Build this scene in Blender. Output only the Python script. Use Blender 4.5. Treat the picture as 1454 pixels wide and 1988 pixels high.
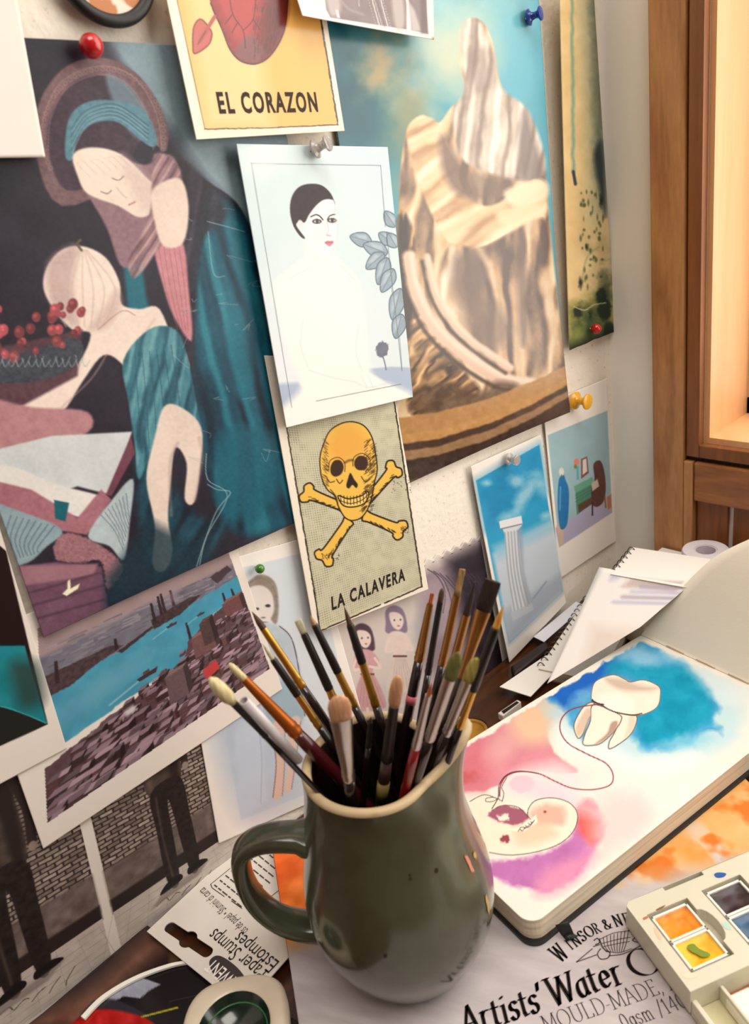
import bpy, bmesh, math, random
import numpy as np
from mathutils import Vector, Matrix

for o in list(bpy.data.objects):
    bpy.data.objects.remove(o)
scene = bpy.context.scene
COL = scene.collection
rng = np.random.default_rng(7)
random.seed(7)

# ------------------------------------------------------------------ camera
W, H, F = 1454.0, 1988.0, 1500.0
D = 0.335                                   # camera to pin-up wall, metres
CAM = np.array([0.0, -D, 0.347])            # desk top is z = 0, wall is y = 0
def _basis(f, vx, vy, hx):
    v = np.array([vx - W / 2, vy - H / 2]); hu = hx - W / 2
    hv = -(f * f + v[0] * hu) / v[1]
    dn = np.array([v[0], v[1], f]); dn /= np.linalg.norm(dn)
    rt = np.array([hu, hv, f]); rt /= np.linalg.norm(rt)
    return np.array([rt, np.cross(-dn, rt), -dn])
R = _basis(F, 1310, 4500, 2600)
cd = bpy.data.cameras.new('camera')
cam = bpy.data.objects.new('camera', cd); COL.objects.link(cam)
cd.sensor_width = 36.0; cd.sensor_fit = 'AUTO'; cd.lens = F / H * 36.0
cd.clip_start = 0.01
M = Matrix.Identity(4)
for i in range(3):
    M[i][0] = R[i, 0]; M[i][1] = -R[i, 1]; M[i][2] = -R[i, 2]; M[i][3] = CAM[i]
cam.matrix_world = M
cd.dof.use_dof = True; cd.dof.focus_distance = 0.47; cd.dof.aperture_fstop = 14
scene.camera = cam

# ------------------------------------------------------------------ light
scene.view_settings.view_transform = 'Standard'
scene.view_settings.look = 'None'
scene.view_settings.gamma = 1.0
scene.view_settings.use_curve_mapping = False
scene.view_settings.exposure = 0.0
wd = bpy.data.worlds.new('world'); scene.world = wd; wd.use_nodes = True
bg = wd.node_tree.nodes['Background']
bg.inputs[0].default_value = (1.0, 0.95, 0.88, 1); bg.inputs[1].default_value = 1.5
def area(name, loc, target, sx, sy, power, color):
    l = bpy.data.lights.new(name, 'AREA'); l.shape = 'RECTANGLE'
    l.size = sx; l.size_y = sy; l.energy = power; l.color = color
    o = bpy.data.objects.new(name, l); COL.objects.link(o)
    o.location = loc
    d = Vector(target) - Vector(loc)
    o.rotation_euler = d.to_track_quat('-Z', 'Z').to_euler()
    return o
WIN_Y0, WIN_Y1, WIN_Z0, WIN_Z1 = -0.077, -1.25, 0.1325, 1.15
area('window_daylight', (0.62, (WIN_Y0 + WIN_Y1) / 2, (WIN_Z0 + WIN_Z1) / 2), (0.0, (WIN_Y0 + WIN_Y1) / 2, (WIN_Z0 + WIN_Z1) / 2), 1.16, 1.01, 11.6, (1.0, 0.945, 0.86))
# unseen ceiling skylight, added to fill the wall and desk with overhead light
SK = (-0.50, 0.42, -1.25, -0.35)
area('skylight_fill', (sum(SK[:2]) / 2, sum(SK[2:]) / 2, 1.78), (sum(SK[:2]) / 2, sum(SK[2:]) / 2, 0), SK[1] - SK[0] - 0.02, SK[3] - SK[2] - 0.02, 17.0, (1.0, 0.94, 0.85))

# ------------------------------------------------------------------ helpers
def ray(px, py):
    px = np.asarray(px, float); py = np.asarray(py, float)
    d = np.stack([px - W / 2, py - H / 2, np.full_like(px, F)], -1)
    return d @ R.T
def hit(px, py, plane):
    p0, n = plane
    d = ray(px, py)
    t = ((p0 - CAM) @ n) / (d @ n)
    return CAM + d * t[..., None]
def hit1(p, plane): return hit(np.array([p[0]]), np.array([p[1]]), plane)[0]
def proj(P):
    c = (np.asarray(P, float) - CAM) @ R
    return np.stack([W / 2 + F * c[..., 0] / c[..., 2], H / 2 + F * c[..., 1] / c[..., 2]], -1)
def WALL(off): return (np.array([0, -off, 0.0]), np.array([0, -1.0, 0]))
def DESK(z): return (np.array([0, 0, z]), np.array([0, 0, 1.0]))
def homog(src, dst):
    A = []; b = []
    for (x, y), (u, v) in zip(src, dst):
        A.append([x, y, 1, 0, 0, 0, -u * x, -u * y]); b.append(u)
        A.append([0, 0, 0, x, y, 1, -v * x, -v * y]); b.append(v)
    h = np.linalg.solve(np.array(A, float), np.array(b, float))
    return np.append(h, 1).reshape(3, 3)
def happ(Hm, x, y):
    w = Hm[2, 0] * x + Hm[2, 1] * y + Hm[2, 2]
    return (Hm[0, 0] * x + Hm[0, 1] * y + Hm[0, 2]) / w, (Hm[1, 0] * x + Hm[1, 1] * y + Hm[1, 2]) / w
def lin(c):
    c = np.asarray(c, float) / 255.0
    return np.where(c <= 0.04045, c / 12.92, ((np.maximum(c, 0) + 0.055) / 1.055) ** 2.4)
def rgba(c): return tuple(lin(c)) + (1.0,)

# ---- materials
def mat(name, color=(200, 200, 200), rough=0.5, metal=0.0, spec=0.5, attr=False, noise=None, bump=None, coat=0.0, trans=0.0, stretch=None, coatr=0.1, ior=None):
    """noise=(scale, color2, amount, lo, hi); bump=(scale, strength, dist)"""
    m = bpy.data.materials.new(name); m.use_nodes = True
    nt = m.node_tree; bs = nt.nodes['Principled BSDF']
    bs.inputs['Base Color'].default_value = rgba(color)
    bs.inputs['Roughness'].default_value = rough
    bs.inputs['Metallic'].default_value = metal
    bs.inputs['Specular IOR Level'].default_value = spec
    bs.inputs['Coat Weight'].default_value = coat
    bs.inputs['Coat Roughness'].default_value = coatr
    bs.inputs['Transmission Weight'].default_value = trans
    if ior: bs.inputs['IOR'].default_value = ior
    src = None
    if attr:
        a = nt.nodes.new('ShaderNodeAttribute'); a.attribute_name = 'Col'
        src = a.outputs['Color']; nt.links.new(src, bs.inputs['Base Color'])
    tc = nt.nodes.new('ShaderNodeTexCoord')
    co = tc.outputs['Object']
    if stretch:
        mp = nt.nodes.new('ShaderNodeMapping'); mp.inputs['Scale'].default_value = stretch
        nt.links.new(co, mp.inputs['Vector']); co = mp.outputs['Vector']
    if noise:
        sc, c2, amt, lo, hi = noise
        n = nt.nodes.new('ShaderNodeTexNoise'); n.inputs['Scale'].default_value = sc; n.inputs['Detail'].default_value = 6
        nt.links.new(co, n.inputs['Vector'])
        mr = nt.nodes.new('ShaderNodeMapRange'); mr.inputs[1].default_value = lo; mr.inputs[2].default_value = hi; mr.inputs[4].default_value = amt
        nt.links.new(n.outputs['Fac'], mr.inputs[0])
        mx = nt.nodes.new('ShaderNodeMix'); mx.data_type = 'RGBA'
        nt.links.new(mr.outputs[0], mx.inputs[0])
        if src is not None: nt.links.new(src, mx.inputs[6])
        else: mx.inputs[6].default_value = rgba(color)
        mx.inputs[7].default_value = rgba(c2)
        nt.links.new(mx.outputs[2], bs.inputs['Base Color'])
    if bump:
        sc, st, di = bump
        n = nt.nodes.new('ShaderNodeTexNoise'); n.inputs['Scale'].default_value = sc; n.inputs['Detail'].default_value = 4
        nt.links.new(co, n.inputs['Vector'])
        b = nt.nodes.new('ShaderNodeBump'); b.inputs['Strength'].default_value = st; b.inputs['Distance'].default_value = di
        nt.links.new(n.outputs['Fac'], b.inputs['Height'])
        nt.links.new(b.outputs[0], bs.inputs['Normal'])
    return m
def wood(name, c1, c2, scale, axis, rough=0.4, rings=5.0, coat=0.2):
    """growth-ring contours of a stretched noise field, with fine fibre on top"""
    m = bpy.data.materials.new(name); m.use_nodes = True
    nt = m.node_tree; bs = nt.nodes['Principled BSDF']
    tc = nt.nodes.new('ShaderNodeTexCoord'); mp = nt.nodes.new('ShaderNodeMapping'); mp.inputs['Scale'].default_value = scale
    n1 = nt.nodes.new('ShaderNodeTexNoise'); n1.inputs['Scale'].default_value = 1.0; n1.inputs['Detail'].default_value = 1.0
    mu = nt.nodes.new('ShaderNodeMath'); mu.operation = 'MULTIPLY'; mu.inputs[1].default_value = rings * 2 * math.pi
    si = nt.nodes.new('ShaderNodeMath'); si.operation = 'SINE'
    n2 = nt.nodes.new('ShaderNodeTexNoise'); n2.inputs['Scale'].default_value = 12.0; n2.inputs['Detail'].default_value = 4
    ad = nt.nodes.new('ShaderNodeMath'); ad.operation = 'MULTIPLY_ADD'; ad.inputs[1].default_value = 0.22
    mr = nt.nodes.new('ShaderNodeMapRange'); mr.inputs[1].default_value = -0.25; mr.inputs[2].default_value = 1.25
    cr = nt.nodes.new('ShaderNodeValToRGB'); cr.color_ramp.elements[0].color = rgba(c1); cr.color_ramp.elements[1].color = rgba(c2)
    L = nt.links.new
    L(tc.outputs['Object'], mp.inputs['Vector']); L(mp.outputs[0], n1.inputs['Vector']); L(mp.outputs[0], n2.inputs['Vector'])
    L(n1.outputs['Fac'], mu.inputs[0]); L(mu.outputs[0], si.inputs[0]); L(si.outputs[0], ad.inputs[0]); L(n2.outputs['Fac'], ad.inputs[2])
    L(ad.outputs[0], mr.inputs[0]); L(mr.outputs[0], cr.inputs[0]); L(cr.outputs[0], bs.inputs['Base Color'])
    bs.inputs['Roughness'].default_value = rough; bs.inputs['Coat Weight'].default_value = coat; bs.inputs['Coat Roughness'].default_value = 0.25
    return m

# ---- objects
def tag(o, label=None, cat=None, group=None, kind=None):
    if label: o['label'] = label
    if cat: o['category'] = cat
    if group: o['group'] = group
    if kind: o['kind'] = kind
    return o
def empty(name, loc=(0, 0, 0)):
    o = bpy.data.objects.new(name, None); COL.objects.link(o); o.location = Vector(loc); o.empty_display_size = 0.01
    return o
def link(name, me, m, parent=None, smooth=False):
    o = bpy.data.objects.new(name, me); COL.objects.link(o)
    if m is not None and not me.materials: me.materials.append(m)
    if smooth:
        for p in me.polygons: p.use_smooth = True
    if parent is not None:
        o.parent = parent
        o.matrix_parent_inverse = Matrix.Translation(-Vector(parent.location)) if parent.type == 'EMPTY' else parent.matrix_world.inverted()
    return o
def mesh(name, V, Fc):
    me = bpy.data.meshes.new(name); me.from_pydata([tuple(map(float, v)) for v in V], [], [tuple(map(int, f)) for f in Fc]); me.update()
    return me
def recalc(me):
    b = bmesh.new(); b.from_mesh(me); bmesh.ops.recalc_face_normals(b, faces=b.faces); b.to_mesh(me); b.free(); return me
class MB:
    def __init__(s): s.v = []; s.f = []
    def box(s, x0, x1, y0, y1, z0, z1, fr=None):
        """fr = (origin, ex, ey, ez) local frame"""
        n = len(s.v)
        for x, y, z in [(x0, y0, z0), (x1, y0, z0), (x1, y1, z0), (x0, y1, z0), (x0, y0, z1), (x1, y0, z1), (x1, y1, z1), (x0, y1, z1)]:
            s.v.append(np.array([x, y, z], float) if fr is None else fr[0] + x * fr[1] + y * fr[2] + z * fr[3])
        for f in [(0, 3, 2, 1), (4, 5, 6, 7), (0, 1, 5, 4), (1, 2, 6, 5), (2, 3, 7, 6), (3, 0, 4, 7)]: s.f.append([n + i for i in f])
        return s
    def prism(s, pts, lo, hi):
        """closed 3-D outline pts extruded between offsets lo and hi (vectors)"""
        n = len(s.v); k = len(pts)
        for p in pts: s.v.append(np.asarray(p) + lo)
        for p in pts: s.v.append(np.asarray(p) + hi)
        s.f.append(list(range(n + k - 1, n - 1, -1))); s.f.append(list(range(n + k, n + 2 * k)))
        for i in range(k): j = (i + 1) % k; s.f.append([n + i, n + j, n + k + j, n + k + i])
        return s
    def tube(s, pts, rad, seg=8, closed=False):
        pts = [np.asarray(p, float) for p in pts]; k = len(pts); n0 = len(s.v)
        rad = [rad] * k if np.isscalar(rad) else rad
        up = np.array([0.13, 0.21, 0.97])
        prev = None
        for i, p in enumerate(pts):
            a = pts[(i - 1) % k] if (closed or i > 0) else p; b = pts[(i + 1) % k] if (closed or i < k - 1) else p
            d = b - a; d /= np.linalg.norm(d) + 1e-12
            if prev is None:
                u = np.cross(d, up)
            else:
                u = prev - d * (prev @ d)
            u /= np.linalg.norm(u) + 1e-12; prev = u
            w = np.cross(d, u)
            for j in range(seg):
                t = 2 * math.pi * j / seg; s.v.append(p + rad[i] * (u * math.cos(t) + w * math.sin(t)))
        for i in range(k if closed else k - 1):
            for j in range(seg):
                a = n0 + i * seg; b = n0 + ((i + 1) % k) * seg; jj = (j + 1) % seg
                s.f.append([a + j, a + jj, b + jj, b + j])
        if not closed:
            s.f.append([n0 + j for j in range(seg)][::-1]); s.f.append([n0 + (k - 1) * seg + j for j in range(seg)])
        return s
    def lathe(s, origin, ax, u, w, prof, seg=20, cap=True):
        """prof: list of (t, ru, rw) along axis ax"""
        n0 = len(s.v)
        for t, ru, rw in prof:
            for j in range(seg):
                a = 2 * math.pi * j / seg
                s.v.append(origin + ax * t + u * ru * math.cos(a) + w * rw * math.sin(a))
        k = len(prof)
        for i in range(k - 1):
            for j in range(seg):
                jj = (j + 1) % seg; a = n0 + i * seg; b = a + seg
                s.f.append([a + j, a + jj, b + jj, b + j])
        if cap:
            s.f.append([n0 + j for j in range(seg)][::-1]); s.f.append([n0 + (k - 1) * seg + j for j in range(seg)])
        return s
    def build(s, name, m, parent=None, smooth=False, fix=True, auto=None, bevel=None):
        me = mesh(name, s.v, s.f)
        if fix: recalc(me)
        o = link(name, me, m, parent, smooth)
        if auto:
            me.set_sharp_from_angle(angle=math.radians(auto))
            for p in me.polygons: p.use_smooth = True
        if bevel:
            bv = o.modifiers.new('bevel', 'BEVEL'); bv.width = bevel; bv.segments = 2; bv.limit_method = 'ANGLE'
        return o

# ------------------------------------------------------------------ flat print painter
_lat = rng.random((64, 64))
def vnoise(x, y):
    xi = np.floor(x).astype(int); yi = np.floor(y).astype(int); fx = x - xi; fy = y - yi
    fx = fx * fx * (3 - 2 * fx); fy = fy * fy * (3 - 2 * fy)
    g = lambda a, b: _lat[a % 64, b % 64]
    return (g(xi, yi) * (1 - fx) + g(xi + 1, yi) * fx) * (1 - fy) + (g(xi, yi + 1) * (1 - fx) + g(xi + 1, yi + 1) * fx) * fy
def fbm(x, y, o=4):
    s = 0; a = 0.5; t = 0
    for i in range(o):
        s = s + a * vnoise(x + 17.3 * i, y + 9.1 * i); t += a; a *= 0.5; x = x * 2.03; y = y * 2.03
    return s / t
def cat(pts, closed=True, n=6):
    P = [np.array(p, float) for p in pts]; k = len(P); out = []
    rngk = range(k) if closed else range(k - 1)
    for i in rngk:
        if closed: a, b, c, d = P[(i - 1) % k], P[i], P[(i + 1) % k], P[(i + 2) % k]
        else: a, b, c, d = P[max(i - 1, 0)], P[i], P[i + 1], P[min(i + 2, k - 1)]
        for j in range(n):
            t = j / n
            out.append(0.5 * ((2 * b) + (-a + c) * t + (2 * a - 5 * b + 4 * c - d) * t * t + (-a + 3 * b - 3 * c + d) * t ** 3))
    if not closed: out.append(P[-1])
    return out
def sdf_lines(X, Y, P, closed):
    d = np.full(X.shape, 1e9); ins = np.zeros(X.shape, bool)
    k = len(P)
    for i in range(k if closed else k - 1):
        x0, y0 = P[i]; x1, y1 = P[(i + 1) % k]
        dx, dy = x1 - x0, y1 - y0; L = dx * dx + dy * dy + 1e-9
        t = np.clip(((X - x0) * dx + (Y - y0) * dy) / L, 0, 1)
        d = np.minimum(d, (X - x0 - t * dx) ** 2 + (Y - y0 - t * dy) ** 2)
        if closed and abs(dy) > 1e-9:
            c = ((y0 > Y) != (y1 > Y)) & (X < dx * (Y - y0) / dy + x0)
            ins ^= c
    d = np.sqrt(d)
    return np.where(ins, -d, d) if closed else d
class Cv:
    def __init__(s, quad, nu, nv, base):
        u, v = np.meshgrid(np.linspace(0, 1, nu), np.linspace(0, 1, nv))
        s.Hm = homog([(0, 0), (1, 0), (1, 1), (0, 1)], quad); s.Hi = np.linalg.inv(s.Hm)
        s.U, s.V = u, v
        s.PX, s.PY = happ(s.Hm, u, v)
        s.X, s.Y = s.PX, s.PY
        s.C = np.empty(u.shape + (3,)); s.C[:] = base
    def uv(s, asp=1.0): s.X, s.Y = s.U * 1000, s.V * 1000 * asp; return s
    def px(s): s.X, s.Y = s.PX, s.PY; return s
    def blend(s, sl, a, col):
        col = np.asarray(col, float)
        s.C[sl] = s.C[sl] * (1 - a[..., None]) + col * a[..., None]
    def _bb(s, P, m):
        P = np.asarray(P); x0, y0 = P.min(0) - m; x1, y1 = P.max(0) + m
        k = (s.X >= x0) & (s.X <= x1) & (s.Y >= y0) & (s.Y <= y1)
        if not k.any(): return None
        r = np.where(k.any(1))[0]; c = np.where(k.any(0))[0]
        return (slice(r[0], r[-1] + 1), slice(c[0], c[-1] + 1))
    def _xy(s, sl, wob, ws):
        X, Y = s.X[sl], s.Y[sl]
        if wob:
            X2 = X + wob * 2 * (fbm(X / ws, Y / ws, 3) - 0.5); Y = Y + wob * 2 * (fbm(X / ws + 40, Y / ws + 11, 3) - 0.5); X = X2
        return X, Y
    def P(s, pts, col, soft=1.0, a=1.0, sm=0, wob=0, ws=12, out=None, ow=1.5, tex=0, ts=8, n=5):
        """filled shape; sm=1 smooths the outline; out = outline colour; tex = tonal mottling of the printed colour"""
        Q = cat(pts, True, n) if sm else pts
        sl = s._bb(Q, soft + wob + ow + 2)
        if sl is None: return s
        X, Y = s._xy(sl, wob, ws)
        d = sdf_lines(X, Y, Q, True)
        al = np.clip(0.5 - d / max(soft, 1e-3), 0, 1) * a
        if tex:
            t = (fbm(X / ts + 3, Y / ts, 4) - 0.5) * 2 * tex
            col = np.asarray(col, float) + t[..., None]
        s.blend(sl, al, col)
        if out is not None: s.blend(sl, np.clip(1.0 - (np.abs(d) - ow / 2), 0, 1) * a, out)
        return s
    def L(s, pts, col, w=1.5, soft=1.0, a=1.0, sm=1, wob=0, ws=10, taper=False, closed=False):
        Q = cat(pts, closed, 6) if sm and len(pts) > 2 else [np.array(p, float) for p in pts]
        sl = s._bb(Q, w + soft + wob + 2)
        if sl is None: return s
        X, Y = s._xy(sl, wob, ws)
        d = np.abs(sdf_lines(X, Y, Q, closed))
        s.blend(sl, np.clip((w / 2 - d) / max(soft, 1e-3) + 0.5, 0, 1) * a, col)
        return s
    def E(s, cx, cy, rx, ry, col, ang=0, soft=1.0, a=1.0, out=None, ow=1.5, wob=0, ws=10):
        t = math.radians(ang); m = max(rx, ry) + soft + wob + ow
        sl = s._bb([(cx - m, cy - m), (cx + m, cy + m)], 1)
        if sl is None: return s
        X, Y = s._xy(sl, wob, ws)
        x = (X - cx) * math.cos(t) + (Y - cy) * math.sin(t); y = -(X - cx) * math.sin(t) + (Y - cy) * math.cos(t)
        r = np.hypot(x / rx, y / ry); d = (r - 1) * min(rx, ry)
        s.blend(sl, np.clip(0.5 - d / soft, 0, 1) * a, col)
        if out is not None: s.blend(sl, np.clip(1.0 - (np.abs(d) - ow / 2), 0, 1), out)
        return s
    def wash(s, cx, cy, rx, ry, col, ang=0, a=1.0, wob=0.3, ws=60, p=1.0):
        """soft watercolour bloom"""
        t = math.radians(ang); X, Y = s.X, s.Y
        x = (X - cx) * math.cos(t) + (Y - cy) * math.sin(t); y = -(X - cx) * math.sin(t) + (Y - cy) * math.cos(t)
        r = np.hypot(x / rx, y / ry) + wob * 2 * (fbm(X / ws + cx, Y / ws + cy, 5) - 0.5)
        s.blend(np.s_[:, :], np.clip(1.15 - r, 0, 1) ** p * a, col); return s
    def fold(s, pts, ramp, freq=0.02, ang=0, warp=1.5, ws=80, soft=4, a=1.0, sm=1, seed=0, stretch=2.5, low=.35):
        """painted drapery: warped ridges across a shape, coloured through a three-step ramp"""
        Q = cat(pts, True, 5) if sm else pts
        sl = s._bb(Q, soft + 2)
        if sl is None: return s
        X, Y = s.X[sl], s.Y[sl]; d = sdf_lines(X, Y, Q, True); t = math.radians(ang)
        x = X * math.cos(t) + Y * math.sin(t); y = -X * math.sin(t) + Y * math.cos(t)
        w = fbm(x / ws + seed, y / (ws * stretch) + seed, 4) - .5
        r = np.sin((x * freq + warp * 2 * w) * 2 * math.pi); r2 = np.sin((x * freq * 2.7 + warp * 3 * w + seed) * 2 * math.pi)
        v = .5 + .34 * r + .13 * r2 + low * 2 * (fbm(x / (ws * .9) + 7 + seed, y / (ws * 1.2), 3) - .5) + .12 * (fbm(x / 5, y / 9, 2) - .5)
        v = np.clip(v, 0, 1)[..., None]; c0, c1, c2 = [np.asarray(k, float) for k in ramp]
        col = np.where(v < .5, c0 + (c1 - c0) * v * 2, c1 + (c2 - c1) * (v - .5) * 2)
        s.blend(sl, np.clip(0.5 - d / soft, 0, 1) * a, col); return s
    def mottle(s, amp, sc, o=4):
        s.C += ((fbm(s.X / sc, s.Y / sc, o) - 0.5) * 2 * amp)[..., None]; return s
    def tone(s, k): s.C *= np.asarray(k); return s
GRIDQ = {}
def grid_mesh(name, P, col, back_off, edge_col, back=True):
    """P (nv,nu,3) points, col (nv,nu,3) srgb 0..255; closed by a rim and a back"""
    nv, nu = P.shape[:2]
    idx = np.arange(nu * nv).reshape(nv, nu)
    q = np.stack([idx[:-1, :-1], idx[1:, :-1], idx[1:, 1:], idx[:-1, 1:]], -1).reshape(-1, 4)
    border = np.concatenate([idx[0, :], idx[1:, -1], idx[-1, -2::-1], idx[-2:0:-1, 0]])
    k = len(border)
    V = np.concatenate([P.reshape(-1, 3), P.reshape(-1, 3)[border] + back_off]).astype(np.float32)
    n0 = nu * nv; bi = n0 + np.arange(k)
    side = np.stack([border, np.roll(border, -1), np.roll(bi, -1), bi], -1)
    loops = np.concatenate([q.ravel(), side.ravel(), bi if back else bi[:0]]).astype(np.int32)
    nq = len(q) + len(side); nb = 1 if back else 0
    starts = np.concatenate([np.arange(nq) * 4, [nq * 4] * nb]).astype(np.int32)
    me = bpy.data.meshes.new(name)
    me.vertices.add(len(V)); me.vertices.foreach_set('co', V.ravel())
    me.loops.add(len(loops)); me.loops.foreach_set('vertex_index', loops)
    me.polygons.add(nq + nb); me.polygons.foreach_set('loop_start', starts)
    me.update(calc_edges=True)
    C = np.ones((len(V), 4), np.float32)
    C[:n0, :3] = lin(np.clip(col, 0, 255)).reshape(-1, 3); C[n0:, :3] = lin(edge_col)
    at = me.color_attributes.new('Col', 'FLOAT_COLOR', 'POINT'); at.data.foreach_set('color', C.ravel())
    sm = np.ones(nq + nb, bool); sm[len(q):] = False
    me.polygons.foreach_set('use_smooth', sm)
    return me
class Sheet: pass
STEP = 1.0
def sheet(name, label, cat_, quad, plane, m, paint, step=2.0, base=(238, 232, 224), bow=None, thick=0.0004, edge=(225, 215, 200), group=None, parent=None, cut=None):
    q = [np.array(p, float) for p in quad]; st = step * STEP
    nu = int(max(np.linalg.norm(q[1] - q[0]), np.linalg.norm(q[2] - q[3])) / st) + 2
    nv = int(max(np.linalg.norm(q[3] - q[0]), np.linalg.norm(q[2] - q[1])) / st) + 2
    cv = Cv(quad, nu, nv, base)
    if paint: paint(cv)
    P = hit(cv.PX, cv.PY, plane)
    n = plane[1]
    if cut is not None: P = P + cut(cv.U, cv.V)[..., None] * (P[-1:, :, :] - P[:1, :, :])
    if bow is not None: P = P + bow(cv.U, cv.V)[..., None] * n
    me = grid_mesh(name, P, cv.C, -n * thick, edge, bow is None and cut is None)
    o = link(name, me, m, parent)
    if label: tag(o, label, cat_, group)
    s = Sheet(); s.o = o; s.plane = plane; s.Hi = cv.Hi; s.bow = bow; s.n = n
    return s
def on_sheet(s, P3, lift=0.00012):
    """lift in-plane world points onto a bowed sheet"""
    P3 = np.asarray(P3, float)
    if s.bow is not None:
        p = proj(P3); u, v = happ(s.Hi, p[..., 0], p[..., 1]); P3 = P3 + s.bow(u, v)[..., None] * s.n
    return P3 + s.n * lift

# ---- lettering
def font_mesh(txt, bold=0.0, shear=0.0, spacing=1.0):
    c = bpy.data.curves.new('t', 'FONT'); c.body = txt; c.size = 1.0; c.offset = bold; c.shear = shear; c.space_character = spacing; c.resolution_u = 3
    o = bpy.data.objects.new('t', c); COL.objects.link(o)
    dg = bpy.context.evaluated_depsgraph_get(); dg.update()
    me = bpy.data.meshes.new_from_object(o.evaluated_get(dg))
    V = np.array([v.co[:] for v in me.vertices]); Fc = [tuple(p.vertices) for p in me.polygons]
    bpy.data.objects.remove(o); bpy.data.curves.remove(c); bpy.data.meshes.remove(me)
    return V[:, :2], Fc
def frame_px(s, p0, p1):
    a = hit1(p0, s.plane); b = hit1(p1, s.plane); e1 = b - a; L = np.linalg.norm(e1); e1 /= L
    return a, e1, np.cross(s.n, e1), L
def put_flat(name, V, Fc, s, p0, p1, hpx, m, parent, cap=0.73, lift=0.00012):
    """lay 2-D glyph geometry so that its width runs from pixel p0 to p1 and cap height spans hpx photo pixels"""
    a, e1, e2, L = frame_px(s, p0, p1)
    w = V[:, 0].max() - V[:, 0].min(); x0 = V[:, 0].min()
    hw = np.linalg.norm(hit1((p0[0] + p1[0]) / 2 * np.ones(1) if False else ((p0[0] + p1[0]) / 2, (p0[1] + p1[1]) / 2), s.plane) - CAM) * hpx / F
    P = a + ((V[:, :1] - x0) * L / w) * e1 + V[:, 1:2] * (hw / cap) * e2
    return link(name, mesh(name, on_sheet(s, P, lift), Fc), m, parent)
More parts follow.
